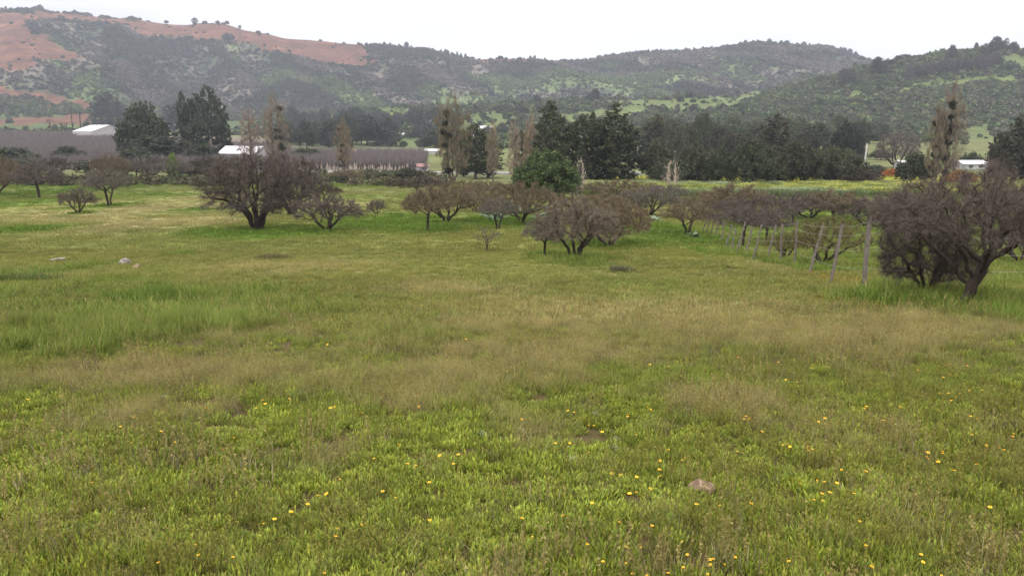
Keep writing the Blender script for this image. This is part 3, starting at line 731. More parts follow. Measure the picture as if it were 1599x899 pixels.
mr_ = [(1345, 288, 268, 40), (1368, 276, 258, 34), (1376, 250, 234, 30), (1440, 262, 244, 30), (1515, 262, 238, 30), (1545, 262, 246, 26), (1575, 285, 262, 40), (1338, 250, 232, 26)]
row(mr_, B_, 'valley_bush', 'rounded green bush at the foot of the right hill, %s from the left', 'bushes at the foot of the right hill', (.055, .065, .032))
# left evergreens
row([(205, 252, 196, 34), (228, 254, 164, 62), (250, 252, 186, 50), (262, 256, 214, 60), (240, 256, 212, 70)], [D[0], B_[1], D[1]], 'evergreen_tree', 'ragged dark evergreen, %s from the left in the big clump before the white shed', 'ragged evergreens right of the white shed', (.046, .052, .030))
row([(291, 250, 146, 16), (300, 250, 158, 24), (316, 250, 150, 30), (331, 251, 138, 34), (344, 250, 152, 30), (352, 250, 186, 22), (308, 252, 190, 40)], [D[3], D[0]], 'eucalyptus_tree', 'tall blackish eucalyptus, %s from the left in the group over the sheds', 'tall eucalyptus group over the sheds', (.048, .058, .034), (.22, .19, .16))
row([(285, 255, 222, 50), (315, 258, 226, 50), (180, 262, 250, 30)], B_, 'broadleaf_tree', 'low dark tree beneath the tall eucalyptus group, %s from the left', 'low trees beneath the eucalyptus group', (.046, .052, .028))
row([(160, 198, 150, 30), (172, 198, 146, 36), (186, 199, 158, 28), (150, 199, 176, 20), (200, 200, 170, 26), (270, 205, 165, 30), (282, 207, 160, 26)], [D[3], D[0]], 'eucalyptus_tree', 'bluish distant eucalyptus behind the white shed, %s from the left', 'distant eucalyptus behind the white shed', (.055, .062, .045))
for i, (a, b, c, d_) in enumerate([(79, 206, 184, 15), (97, 207, 190, 12), (105, 207, 190, 12), (114, 205, 163, 14), (127, 204, 169, 16)]):
    plant(PALM, a, b, c, d_, 'palm_tree', 'thin palm at the top of the orchard, %s from the left' % NUM[i], 'palm', 'palms above the orchard', (.05, .055, .035))
# middle distance wood behind the orchard
mid = []
for x in np.arange(448, 700, 13):
    mid.append((x + rng.uniform(-5, 5), 229 + rng.uniform(-5, 5), rng.uniform(178, 205) + (16 if 600 < x else 0), rng.uniform(26, 40)))
mid = [q for q in mid if not (612 < q[0] < 662)]
mid += [(655, 216, 196, 22), (668, 218, 192, 24), (612, 222, 194, 26), (604, 226, 186, 30), (680, 222, 200, 22)]
row(mid, [B_[0], B_[1], D[0], D[3]], 'woodland_tree', 'bluish dark tree, %s from the left in the wood beyond the brown orchard', 'wood beyond the orchard', (.050, .060, .040))
mid2 = [(x + rng.uniform(-6, 6), 196 + rng.uniform(-6, 8), rng.uniform(165, 182), rng.uniform(18, 30)) for x in np.arange(455, 720, 17)]
row(mid2, [B_[0], B_[1], D[0]], 'woodland_tree', 'farther hazy tree, %s from the left between the wood and the houses', 'far rank of trees round the houses', (.055, .065, .045))
mid3 = [(612, 230, 216, 14), (630, 231, 220, 12), (660, 232, 221, 14), (690, 235, 214, 18), (725, 250, 205, 40), (748, 240, 212, 28), (785, 215, 192, 20), (762, 212, 196, 14), (780, 175, 165, 14), (800, 198, 186, 16), (815, 176, 165, 16), (838, 172, 162, 12), (762, 190, 182, 8)]
row(mid3, B_, 'slope_tree', 'green bushy tree on the slope by the houses, %s from the left', 'bushes round the houses', (.050, .062, .035))
# trees on the crests
cr = [(929, 158, 139, 14), (920, 159, 148, 12), (838, 163, 149, 12), (1058, 175, 163, 9), (1082, 175, 163, 12), (1008, 156, 152, 8), (1116, 159, 154, 9), (1152, 151, 142, 8)]
row(cr, [B_[1], D[0]], 'crest_tree', 'lone tree on the pale grassy rise, %s from the left', 'trees on the pale grassy rise', (.045, .052, .036))
cr = [(1369, 110, 93, 15), (1370, 118, 94, 17), (1325, 136, 113, 22), (1318, 126, 111, 16), (1281, 132, 121, 10), (1410, 97, 89, 22), (1403, 99, 91, 12), (1486, 94, 75, 11), (1480, 92, 80, 8), (1524, 81, 71, 6), (1538, 84, 72, 11), (1555, 82, 62, 17), (1570, 83, 64, 8), (1581, 83, 70, 13), (1554, 104, 86, 13), (1598, 90, 80, 8), (1390, 104, 97, 14)]
cr = [(q[0], q[1], q[2] - 3.5, q[3] * 1.1) for q in cr]
row(cr, [B_[1], D[3], D[0]], 'crest_tree', 'tree on the crest of the right hill, %s from the left', 'trees on the crest of the right hill', (.050, .055, .042))
gr = [(x + rng.uniform(-3, 3), np.interp(x, [1420, 1540], [126, 108]) + rng.uniform(-3, 3), np.interp(x, [1420, 1540], [103, 84]) + rng.uniform(-3, 5), rng.uniform(9, 15)) for x in np.arange(1415, 1550, 7)]
row(gr, [D[3], E[3], D[0]], 'burnt_grove_tree', 'bare greyish tree, %s from the left in the thin grove near the right crest', 'thin grove near the right crest', (.085, .075, .070))
sk = [(63, 19, 11, 9), (55, 20, 15, 5), (120, 26, 22, 7), (160, 30, 26, 8), (260, 40, 34, 6), (305, 46, 36, 9), (355, 45, 39, 7), (357, 66, 52, 18), (52, 52, 36, 12), (375, 52, 46, 5), (600, 77, 70, 5), (635, 82, 71, 6), (642, 82, 77, 5), (676, 92, 86, 6), (697, 98, 88, 9), (714, 100, 90, 4), (720, 100, 91, 4), (727, 100, 91, 4), (740, 100, 95, 4), (828, 98, 89, 5), (935, 96, 90, 8), (978, 92, 86, 6), (985, 91, 86, 6)]
sk += [(x, float(np.interp(x, sky_x, sky_y)) + 3, float(np.interp(x, sky_x, sky_y)) - rng.uniform(.5, 5.5), rng.uniform(3, 8)) for x in np.concatenate([np.arange(993, 1075, 6.5), np.arange(1075, 1340, 9.0)])]
for i, (a, b, c, d_) in enumerate(sorted(sk)):
    col = float(np.interp(a, sky_x, sky_y))
    y_ = 1742.0; s_ = float(slope_of(b if b > col + 4 else col)); 
    u = (a - 799.5) / F; x_ = u * (y_ * CT - y_ * s_ * ST)
    p = (x_, y_, H1(x_, y_)) if b <= col + 9 else at(a, b)
    n_ = NUM[i] if i < len(NUM) else None
    side = 'left ridge' if a < 460 else ('middle saddle' if a < 950 else 'right summit')
    lab = {'left ridge': 'small dark tree on the skyline of the red left ridge', 'middle saddle': 'tiny tree on the skyline of the middle saddle', 'right summit': 'tiny tree on the skyline of the distant right summit'}[side]
    plant(B_[i % 3] if i % 3 else D[0], a, b, c, d_, 'skyline_tree', lab, 'tree', 'skyline trees of the ' + side, (.055, .06, .05), pos=p)

# ---------------------------------------------------------------- instanced ground cover (kind = stuff)
def stuff(name, label, pts, rot, scl, idx, tint, meshes):
    c = bpy.data.collections.new(name + '_sources')
    for i, m_ in enumerate(meshes):
        o_ = bpy.data.objects.new('%s_source.%03d' % (name, i), m_); c.objects.link(o_)
    me = bpy.data.meshes.new(name); me.vertices.add(len(pts)); me.vertices.foreach_set('co', np.asarray(pts, np.float32).ravel())
    for nm, ty, arr, key in (('rot', 'FLOAT_VECTOR', rot, 'vector'), ('scl', 'FLOAT_VECTOR', scl, 'vector'), ('tint', 'FLOAT_VECTOR', tint, 'vector')):
        a_ = me.attributes.new(nm, ty, 'POINT'); a_.data.foreach_set(key, np.asarray(arr, np.float32).ravel())
    a_ = me.attributes.new('idx', 'INT', 'POINT'); a_.data.foreach_set('value', np.asarray(idx, np.int32))
    me.update()
    ob = link(name, me)
    ng = bpy.data.node_groups.new(name, 'GeometryNodeTree')
    ng.interface.new_socket('Geometry', in_out='INPUT', socket_type='NodeSocketGeometry'); ng.interface.new_socket('Geometry', in_out='OUTPUT', socket_type='NodeSocketGeometry')
    N = ng.nodes.new; L = ng.links.new
    gi = N('NodeGroupInput'); go = N('NodeGroupOutput'); ci = N('GeometryNodeCollectionInfo'); ci.inputs[0].default_value = c
    ci.inputs['Separate Children'].default_value = True; ci.inputs['Reset Children'].default_value = True
    ip = N('GeometryNodeInstanceOnPoints'); ip.inputs['Pick Instance'].default_value = True
    def na(n_, t_):
        q = N('GeometryNodeInputNamedAttribute'); q.data_type = t_; q.inputs[0].default_value = n_; return q.outputs[0]
    L(gi.outputs[0], ip.inputs['Points']); L(ci.outputs[0], ip.inputs['Instance']); L(na('idx', 'INT'), ip.inputs['Instance Index'])
    L(na('rot', 'FLOAT_VECTOR'), ip.inputs['Rotation']); L(na('scl', 'FLOAT_VECTOR'), ip.inputs['Scale']); L(ip.outputs[0], go.inputs[0])
    md = ob.modifiers.new('scatter', 'NODES'); md.node_group = ng
    return tag(ob, label, None, None, 'stuff')

# ---- plant clumps
def blades(n, rad, h, wd, lean=.35, g=rng, tone=(.6, 1.4), tip=None, hj=(.5, 1.2), base_shade=.75):
    """bent grass blades: lower quad, upper quad, tip"""
    a = g.uniform(0, 6.283, n); q = rad * g.random(n) ** .5
    b = np.stack([np.cos(a) * q, np.sin(a) * q, np.zeros(n) - .01], 1)
    hh = (h * g.uniform(*hj, n))[:, None]; la = g.uniform(0, 6.283, n); ll = (lean * g.random(n) ** .7)[:, None]
    d = np.stack([np.cos(la), np.sin(la), np.zeros(n)], 1)
    m = b + (d * ll * .35 + [0, 0, .55]) * hh; e = b + (d * ll * 1.1 + [0, 0, 1]) * hh
    f = g.uniform(0, 6.283, n); s_ = np.stack([np.cos(f), np.sin(f), np.zeros(n)], 1) * wd / 2
    V = np.stack([b - s_ * .7, b + s_ * .7, m + s_, m - s_, e], 1).reshape(-1, 3)
    i = np.arange(n)[:, None] * 5
    t = g.uniform(*tone, n)
    t = np.stack([t * g.uniform(.9, 1.1, n), t, t * g.uniform(.8, 1.2, n)], 1)
    tt = t if tip is None else t * tip
    return V, [i + [0, 1, 2, 3], i + [3, 2, 4]], [t * base_shade, tt]  # lower part of each blade darkened: shade near the ground put into the colour
def leaflets(n, rad, h, g=rng):
    """small upright spoon shaped leaves of low meadow herbs"""
    a = g.uniform(0, 6.283, n); q = rad * g.random(n) ** .5
    b = np.stack([np.cos(a) * q, np.sin(a) * q, g.uniform(-.01, h * .35, n)], 1)
    hh = (h * g.uniform(.35, .9, n))[:, None]; la = a + g.normal(0, .9, n); ll = g.uniform(.1, .9, n)[:, None]
    d = np.stack([np.cos(la) , np.sin(la), np.zeros(n)], 1); up = norm(d * ll + [0, 0, 1])
    s_ = np.stack([-np.sin(la), np.cos(la), np.zeros(n)], 1) * (g.uniform(.07, .14, n)[:, None] * hh)
    V = np.stack([b - s_ * .3, b + s_ * .3, b + up * hh * .6 + s_, b + up * hh * .6 - s_, b + up * hh + d * hh * .08], 1).reshape(-1, 3)
    i = np.arange(n)[:, None] * 5; t = g.uniform(.65, 1.3, n); t = np.stack([t * g.uniform(.85, 1.15, n), t, t * g.uniform(.6, 1.2, n)], 1)
    return V, [i + [0, 1, 2, 3], i + [3, 2, 4]], [t * .8, t * 1.12]  # painted shading: leaf bases darker, tips brighter, to deepen the gaps
def merge(*ps):
    V = []; Fs = []; T = []; off = 0
    for v, f, t in ps:
        V.append(v); Fs += [q + off for q in f]; T += t; off += len(v)
    return np.concatenate(V), Fs, T
def tone(p, c):
    return p[0], p[1], [t * np.array(c) for t in p[2]]
def wisps(n, rad, h, g=rng):
    """fine dry grass: hair stems with airy heads"""
    v, f, t = blades(n, rad, h, .0022, .7, g, (.7, 1.3), hj=(.5, 1.15))
    e = v.reshape(-1, 5, 3)[:, 4]; k = 5
    c = np.repeat(e, k, 0) + g.normal(0, .012, (len(e) * k, 3)) * [1, 1, 1.6] - [0, 0, .012]
    s_ = norm(g.normal(0, 1, c.shape)) * .0035; q = norm(g.normal(0, 1, c.shape)) * .0035
    V2 = np.stack([c - s_, c + q, c + s_], 1).reshape(-1, 3); m_ = len(c)
    tt = g.uniform(.8, 1.4, (m_, 1)) * np.array([1.05, .95, .85])
    return merge((v, f, t), (V2, [np.arange(m_ * 3).reshape(-1, 3)], [tt]))
def spikes(n, rad, h, g=rng, col=(1, .93, .62)):
    """upright seed stems, thickened above"""
    v, f, t = blades(n, rad, h, .0035, .16, g, (.6, 1.2), hj=(.6, 1.2))
    e = v.reshape(-1, 5, 3)[:, 4]; k = 6; fr = np.tile(np.linspace(0, 1, k), len(e))[:, None]
    c = np.repeat(e, k, 0) - [0, 0, 1] * fr * h * .35 + g.normal(0, .002, (len(e) * k, 3))
    s_ = norm(g.normal(0, 1, c.shape)) * .006; q = norm(g.normal(0, 1, c.shape) + [0, 0, 1.5]) * .010
    V2 = np.stack([c - s_, c + q, c + s_], 1).reshape(-1, 3); m_ = len(c)
    return tone(merge((v, f, t), (V2, [np.arange(m_ * 3).reshape(-1, 3)], [g.uniform(.7, 1.3, (m_, 1)) * np.ones((1, 3))])), col)
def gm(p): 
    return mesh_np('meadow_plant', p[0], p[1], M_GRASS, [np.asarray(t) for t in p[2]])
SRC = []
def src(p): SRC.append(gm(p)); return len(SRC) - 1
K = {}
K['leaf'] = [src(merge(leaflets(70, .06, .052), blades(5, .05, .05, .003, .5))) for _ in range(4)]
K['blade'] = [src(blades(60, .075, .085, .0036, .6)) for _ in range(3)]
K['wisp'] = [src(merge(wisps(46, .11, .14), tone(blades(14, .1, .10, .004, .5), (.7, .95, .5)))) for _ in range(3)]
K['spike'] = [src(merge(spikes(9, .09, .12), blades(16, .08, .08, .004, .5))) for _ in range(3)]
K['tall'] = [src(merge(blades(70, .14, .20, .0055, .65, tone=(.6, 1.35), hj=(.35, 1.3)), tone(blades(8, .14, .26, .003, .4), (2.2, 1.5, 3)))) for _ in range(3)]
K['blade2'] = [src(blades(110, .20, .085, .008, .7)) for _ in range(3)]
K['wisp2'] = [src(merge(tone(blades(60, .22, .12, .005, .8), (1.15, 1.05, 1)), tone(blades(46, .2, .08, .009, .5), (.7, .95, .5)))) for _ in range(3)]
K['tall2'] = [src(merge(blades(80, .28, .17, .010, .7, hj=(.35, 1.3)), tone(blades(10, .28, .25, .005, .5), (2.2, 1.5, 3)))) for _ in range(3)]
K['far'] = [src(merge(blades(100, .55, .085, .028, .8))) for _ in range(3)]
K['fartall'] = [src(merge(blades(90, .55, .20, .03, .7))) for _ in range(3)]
# dead or flowering umbel and thistle rosette
K['umbel'] = [src(merge(tone(blades(5, .04, .16, .004, .4), (1, 1, 1)), tone((lambda c: (np.stack([c, c + [.006, 0, .002], c + [0, .006, .001]], 1).reshape(-1, 3), [np.arange(len(c) * 3).reshape(-1, 3)], [np.ones((len(c), 3))]))(rng.normal(0, .022, (26, 3)) * [1, 1, .4] + [0, 0, .165]), (5, 4.2, 13))))]
PT = []; RO = []; SC = []; IX = []; TI = []
def scatter(y0, y1, dens, fn, marg=1.5):
    n = int(dens * (y1 - y0) * (.66 * (y0 + y1) / 2 + marg) * 2)
    y = rng.uniform(y0, y1, n); hw = .66 * y + marg
    hm = .66 * y1 + marg; x = rng.uniform(-hm, hm, n); k = np.abs(x) < hw; x, y = x[k], y[k]
    fn(x, y)
def put(x, y, idx, sc, col, zs=None, sink=0.0, tilt=.12):
    z = H(x, y) - sink; n = len(x)
    PT.append(np.stack([x, y, z], 1)); RO.append(np.stack([rng.normal(0, tilt, n), rng.normal(0, tilt, n), rng.uniform(0, 6.28, n)], 1))
    zs = np.ones(n) if zs is None else zs
    SC.append(np.stack([sc, sc, sc * zs], 1)); IX.append(idx); TI.append(col)
def pick(names, probs, n):
    """probs (n,k) -> per point source index"""
    p = np.cumsum(probs / probs.sum(1, keepdims=True), 1); r = rng.random((n, 1)); w_ = (r > p).sum(1)
    w_ = np.minimum(w_, len(names) - 1)
    out_ = np.zeros(n, int)
    for i, nm in enumerate(names):
        m = w_ == i; out_[m] = np.array(K[nm])[rng.integers(0, len(K[nm]), m.sum())]
    return out_, w_
def brown(c, amt): return c * (1 - amt[:, None]) + np.array([.240, .210, .100]) * amt[:, None]
def near(x, y):
    col, lu, ta = grasscol(x, y); n = len(x)
    sp = sst(.50, .68, fbm(x / 1.1, y / 1.1, 91, 3)) ; ta2 = ta * sst(4.2, 6.0, y)
    bare = fbm(x / .17, y / .17, 93, 2) + .12 * (fbm(x / .9, y / .9, 94, 2) - .5)
    k = (bare > .275) | (lu > .3) | (ta > .4)
    x, y, col, lu, ta2, sp, ta = x[k], y[k], col[k], lu[k], ta2[k], sp[k], ta[k]; n = len(x)
    idx, w_ = pick(['leaf', 'blade', 'wisp', 'spike', 'tall'], np.stack([(1.0 - .75 * sst(5.0, 8.5, y)) * (1 - .75 * ta2), .16 + .40 * sst(5, 8, y) + 0 * y, 1.1 * ta2 + .02, .04 + .30 * sp, 2.2 * sst(.4, .8, lu) * sst(6, 8, y)], 1), n)
    col = np.where((w_ == 2)[:, None], (col * .3 + np.array([.33, .275, .125]) * .7) * rng.uniform(.75, 1.2, (n, 1)), col)
    col = np.where((w_ == 0)[:, None], np.array([.245, .290, .044]) * (.72 + .56 * fbm(x / .8, y / .8, 95, 3)[:, None]) * rng.uniform(.8, 1.15, (n, 1)), col)
    col = np.where((w_ == 3)[:, None], brown(col, .5 + 0 * sp), col)
    g_ = vn(x / .5, y / .5, 97)
    put(x, y, idx, rng.uniform(.75, 1.25, n), col * rng.uniform(.85, 1.15, (n, 1)), .7 + .6 * g_)
def mid_(x, y):
    col, lu, ta = grasscol(x, y); n = len(x); sp = sst(.50, .68, fbm(x / 1.6, y / 1.6, 91, 3))
    idx, w_ = pick(['blade2', 'wisp2', 'spike', 'tall2', 'leaf'], np.stack([.8 + 0 * y, 1.0 * ta + .06, .12 + .4 * sp, 2.0 * sst(.5, .95, lu), .35 + 0 * y], 1), n)
    col = np.where((w_ == 1)[:, None], (col * .5 + np.array([.34, .29, .13]) * .5), col)
    g_ = vn(x / 1.1, y / 1.1, 97)
    mixl = (w_ == 3)[:, None] * rng.random((n, 1)) ** 2 * .6; col = col * (1 - mixl) + c_base * mixl
    put(x, y, idx, rng.uniform(.75, 1.3, n) * np.where(w_ == 4, 1.6, 1), col * rng.uniform(.82, 1.18, (n, 1)), .6 + .7 * g_)
def far_(x, y):
    col, lu, ta = grasscol(x, y); n = len(x)
    idx, w_ = pick(['far', 'fartall'], np.stack([1.0 + 0 * y, 1.1 * sst(.6, .95, lu)], 1), n)
    put(x, y, idx, rng.uniform(.6, 1.2, n), col * rng.uniform(.85, 1.15, (n, 1)), .5 + .9 * vn(x / 2.5, y / 2.5, 97))
print('grass')
scatter(1.3, 4.6, 420, near, 1.0); scatter(4.6, 7.5, 280, near, 1.2); scatter(7.5, 11, 110, near)
scatter(10.5, 20, 42, mid_); scatter(20, 34, 18, mid_, 3)
scatter(33, 60, 4.6, far_, 4); scatter(60, 135, 1.9, far_, 6)
# thick green tufts at the feet of trees and the clumps the photograph shows
def tuft(cx, cy, rpx, n, names=('tall2',), sc=1.0, col=c_lush, asp=.45):
    p = at(cx, cy); r_ = rpx * depth(p) / F
    x = p[0] + rng.normal(0, r_ * .5, n); y = p[1] + rng.normal(0, r_ * asp, n)
    idx = np.array([K[names[0]][int(i)] for i in rng.integers(0, 3, n)])
    put(x, y, idx, sc * rng.uniform(.7, 1.25, n), np.array(col)[None] * rng.uniform(.75, 1.2, (n, 1)))
for a in [(895, 404, 42, 60, ('tall2',), .95), (850, 398, 26, 30), (395, 361, 100, 90, ('blade2',), 1.4), (515, 364, 60, 40, ('blade2',), 1.3), (667, 361, 30, 30, ('blade2',), 1.3), (1480, 474, 110, 260, ('tall2',), 1.3), (1400, 452, 50, 90), (1570, 485, 60, 90),
          (970, 424, 16, 26, ('tall2',), .8, (.09, .105, .045)), (425, 404, 22, 34, ('tall2',), .9, (.15, .15, .05)), (285, 398, 18, 20), (168, 322, 24, 24, ('fartall',), 1.0), (125, 333, 14, 12, ('fartall',), .7), (655, 308, 8, 6, ('fartall',), .7), (255, 305, 9, 8, ('fartall',), .6),
          (240, 470, 60, 90, ('tall',), 1.2, (.10, .17, .02)), (40, 440, 50, 70, ('tall2',), 1.0, (.10, .15, .03)), (1540, 474, 20, 20), (1290, 424, 50, 50), (1215, 409, 26, 26), (945, 380, 80, 60), (850, 347, 80, 60, ('fartall',), 1)]:
    tuft(*a)
# taller dry seed stalks standing above the low herbs, often in patches
n = 900; y = rng.uniform(2.4, 13, n); x = rng.uniform(-1, 1, n) * (.68 * y + .6); k = fbm(x / 1.2, y / 1.2, 98, 3) > .47; x, y = x[k], y[k]; n = len(x)
put(x, y, np.array(K['spike'])[rng.integers(0, 3, n)], rng.uniform(1.1, 1.7, n), np.array([[.26, .235, .12]]) * rng.uniform(.7, 1.3, (n, 1)), rng.uniform(.9, 1.3, n))
# tiny cream and yellow composite flowers in drifts
p_, f_, t_ = (lambda c: (np.stack([c + [-.004, 0, 0], c + [.004, 0, 0], c + [0, .005, .002], c + [0, 0, -.004]], 1).reshape(-1, 3), [np.arange(len(c) * 4).reshape(-1, 4)], [np.ones((len(c), 3))]))(rng.uniform(-.14, .14, (14, 3)) * [1, 1, .15] + [0, 0, .12])
K['drift'] = [src((p_, f_, t_))]
p2_ = p_ * [2.4, 2.4, 1.15]; p2_[:, 2] += .01
K['drift2'] = [src((p2_, f_, t_))]
def drift(cx, cy, rx, ry, n, col, big=False):
    a_ = at(cx, cy); y0 = at(cx, cy + ry)[1]; y1 = at(cx, cy - ry)[1]; wx = rx * depth(a_) / F
    x = a_[0] + rng.normal(0, wx * .5, n); y = rng.uniform(y0, y1, n) + rng.normal(0, .2, n)
    put(x, y, np.full(n, K['drift2' if big else 'drift'][0]), rng.uniform(.6, 1.3, n), np.array(col)[None] * rng.uniform(.8, 1.1, (n, 1)))
YEL = (.75, .40, .02); CRM = (.50, .46, .16)
drift(470, 452, 90, 14, 50, YEL); drift(700, 460, 70, 16, 34, YEL); drift(300, 425, 130, 14, 30, YEL); drift(590, 415, 170, 12, 90, CRM, True); drift(420, 420, 130, 12, 60, CRM, True)
drift(1380, 520, 100, 16, 40, CRM); drift(1300, 440, 60, 8, 34, YEL, True); drift(1520, 540, 90, 20, 40, CRM); drift(1400, 575, 160, 30, 30, YEL); drift(1320, 480, 60, 8, 26, YEL)
# single white umbels close by
for a in [(880, 660), (868, 672), (930, 655), (812, 683), (955, 712), (962, 700), (838, 716), (259, 626), (338, 634), (270, 676), (898, 730), (752, 690), (768, 694), (115, 830), (1155, 855), (505, 735)]:
    q = at(a[0], a[1] + 14); put(np.array([q[0]]), np.array([q[1]]), np.array([K['umbel'][0]]), np.array([.75]), np.array([[.10, .12, .03]]))
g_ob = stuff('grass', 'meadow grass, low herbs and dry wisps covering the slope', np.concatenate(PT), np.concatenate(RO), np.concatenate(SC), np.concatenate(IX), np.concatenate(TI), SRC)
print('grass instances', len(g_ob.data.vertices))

# ---- mustard field and rank green valley growth
def field_src(c, top):
    a_ = blades(60, .8, .9, .07, .5); v, f, t = a_
    e = rng.uniform(-.8, .8, (46, 3)) * [1, 1, .12] + [0, 0, .85]
    V2 = np.stack([e - [.07, 0, 0], e + [.07, 0, .02], e + [0, .08, .05]], 1).reshape(-1, 3)
    T2 = np.ones((46, 3)) * np.array(top) * rng.uniform(.8, 1.15, (46, 1))
    q = merge(tone(a_, c), (V2, [np.arange(138).reshape(-1, 3)], [T2])); return mesh_np('field_plant', q[0], q[1], M_GRASS, [np.asarray(t) for t in q[2]])
fs = [field_src((.16, .21, .05), (.50, .47, .06)), field_src((.15, .20, .085), (.24, .29, .14)), field_src((.14, .19, .04), (.30, .32, .06))]
n = 5200
y = rng.uniform(92, 150, n); x = rng.uniform(-8, 100, n)
k = x > 8 + (y - 92) * .05; x, y = x[k], y[k]; z = H(x, y); px_, py_ = project(x, y, z)
st_ = vn(x / 60, y / 5.0, 15) * .6 + vn(x / 9, y / 2.5, 16) * .4
w_ = np.where(st_ + .25 * sst(128, 138, y) + .12 * sst(25, 50, x) > .64, 0, np.where(st_ > .42, 1, 2))
n = len(x)
stuff('mustard_field', 'strips of yellow flowering mustard and green crop across the valley floor', np.stack([x, y, z], 1), np.stack([0 * x, 0 * x, rng.uniform(0, 6.28, n)], 1), np.stack([rng.uniform(.8, 1.3, n)] * 3, 1) * [1, 1, .9], w_, rng.uniform(.8, 1.2, (n, 1)) * np.ones((n, 3)), fs)

# ---- silvery thistle leaves among the central trees
def thistle_mesh():
    n = 26; a_ = rng.uniform(0, 6.283, n); l = rng.uniform(.35, .75, n); V = []; Fc = []
    for i in range(n):
        d = np.array([math.cos(a_[i]), math.sin(a_[i]), 0]); s_ = np.array([-d[1], d[0], 0]) * .11 * l[i] / .6; el = rng.uniform(.3, 1.1)
        pts = [d * l[i] * t * math.cos(el * .7) + np.array([0, 0, l[i] * (math.sin(el) * t - .35 * t * t) + .05]) for t in (0, .35, .7, 1)]
        for k in range(3):
            b0 = len(V); w0, w1 = (.5, 1, .8, .05)[k], (.5, 1, .8, .05)[k + 1]
            V += [pts[k] - s_ * w0, pts[k] + s_ * w0, pts[k + 1] + s_ * w1, pts[k + 1] - s_ * w1]; Fc.append([b0, b0 + 1, b0 + 2, b0 + 3])
    return mesh_np('thistle', np.array(V), [np.array(Fc)], M_LEAF, rng.uniform(.75, 1.25, len(Fc)))
TH_ = thistle_mesh()
for i, (a, b, c) in enumerate(sorted([(806, 322, 1.3), (822, 326, 1.2), (832, 332, 1.0), (790, 338, 1.0), (812, 336, 1.2), (842, 342, 1.0), (768, 344, .9), (780, 342, 1.0), (846, 328, 1.0), (798, 330, 1.1), (757, 338, .8), (1086, 371, .55), (1022, 346, .8)])):
    q = at(a, b); o_ = link('thistle_plant', TH_, None, (q[0], q[1], q[2]), (.12, .19, .10) if a < 1000 else (.16, .21, .12)); o_.scale = (c * 1.6, c * 1.6, c * 1.4); o_.rotation_euler = (0, 0, i * 1.3)
    tag(o_, 'silvery green thistle rosette among the espinos, %s from the left' % NUM[i], 'thistle', 'silvery thistles among the espinos')

# ---- scrub on the hillsides
def bush_src(k, seed, W=1.0, Hh=.75, size=.34):
    g = np.random.default_rng(seed); p = norm(g.normal(0, 1, (k, 3))) * [W * .42, W * .42, Hh * .45] * g.uniform(.5, 1.05, (k, 1)); p[:, 2] = np.abs(p[:, 2]) + .12
    v = cards(p, 5, .16, size, g, stretch=1.2); return mesh_np('hill_bush', v[0], v[1], M_SCRUB, v[2])
bs = [bush_src(16, i) for i in range(4)] + [bush_src(20, 9, .6, 1.5)]
def hill_pts(n, y0, y1, a0, a1):
    y = np.sqrt(rng.uniform(y0 ** 2, y1 ** 2, n)); a_ = rng.uniform(a0, a1, n); x = a_ * y; z = H(x, y); px_, py_ = project(x, y, z); return x, y, z, px_, py_
print('scrub')
PTs = []; 
def hill(n, y0, y1, a0, a1, s0, s1, dens, kinds=None):
    x, y, z, px_, py_ = hill_pts(n, y0, y1, a0, a1)
    edge_ = (y < 1735) | ((px_ > 600) & (px_ < 735)) | (px_ > 935)
    red = (region(px_, py_, RED) + region(px_ + rng.normal(0, 5, n), py_ + rng.normal(0, 1.5, n), RED)) * .5 * (y > 560); fl = region(px_, py_, FIELD)
    d = dens(x, y, px_, py_) * (1 - .99 * red) * (1 - .96 * fl) * np.where(edge_, 1, .04)
    k = rng.random(len(x)) < d; x, y, z = x[k], y[k], z[k]; m = len(x)
    s_ = rng.uniform(s0, s1, m) * rng.choice([.6, .8, 1, 1.7], m)
    n_ = fbm(x / 35, y / 35, 201, 3)
    pal = np.array([[.050, .068, .026], [.072, .102, .034], [.088, .088, .050], [.062, .086, .036], [.100, .135, .045]])
    pi = np.clip((n_ * 6.4 - .9 + rng.normal(0, .8, m)).astype(int), 0, 4)
    col = pal[pi] * rng.uniform(.75, 1.25, (m, 1))
    fw = sst(950, 1150, y)[:, None]
    col = col * (1 - fw) + farmtn(x, y) * rng.uniform(.85, 1.12, (m, 1)) * .95 * fw
    PTs.append((np.stack([x, y, z - .1], 1), np.stack([0 * x, 0 * x, rng.uniform(0, 6.28, m)], 1), np.stack([s_, s_, s_ * rng.uniform(.7, 1.2, m)], 1), np.where(rng.random(m) < .08, 4, rng.integers(0, 4, m)), col))
# right and middle hill
hill(80000, 330, 930, -.15, .9, 1.8, 5.4, lambda x, y, a, b: (sst(990, 1200, a) * .62 + .30) * (.35 + .65 * sst(.38, .54, fbm(x / 48, y / 48, 81, 4) * .7 + fbm(x / 15, y / 15, 82, 2) * .3)) * (sst(380, 520, y) if True else 1) * np.where(a < 700, .8, 1))
hill(6000, 600, 960, -.9, -.15, 3.0, 6.0, lambda x, y, a, b: .5 * sst(.42, .58, fbm(x / 50, y / 50, 83, 4)))
# the far mountain
hill(190000, 960, 1800, -.95, .95, 2.6, 6.6, lambda x, y, a, b: .25 + .75 * sst(.42, .55, fbm(x / 70, y / 110, 84, 4)))
cc_ = [np.concatenate([q[i] for q in PTs]) for i in range(5)]
stuff('hillside_scrub', 'dark scrub covering the hillsides', *cc_[:4], cc_[4], bs)
print('bushes', len(cc_[0]))

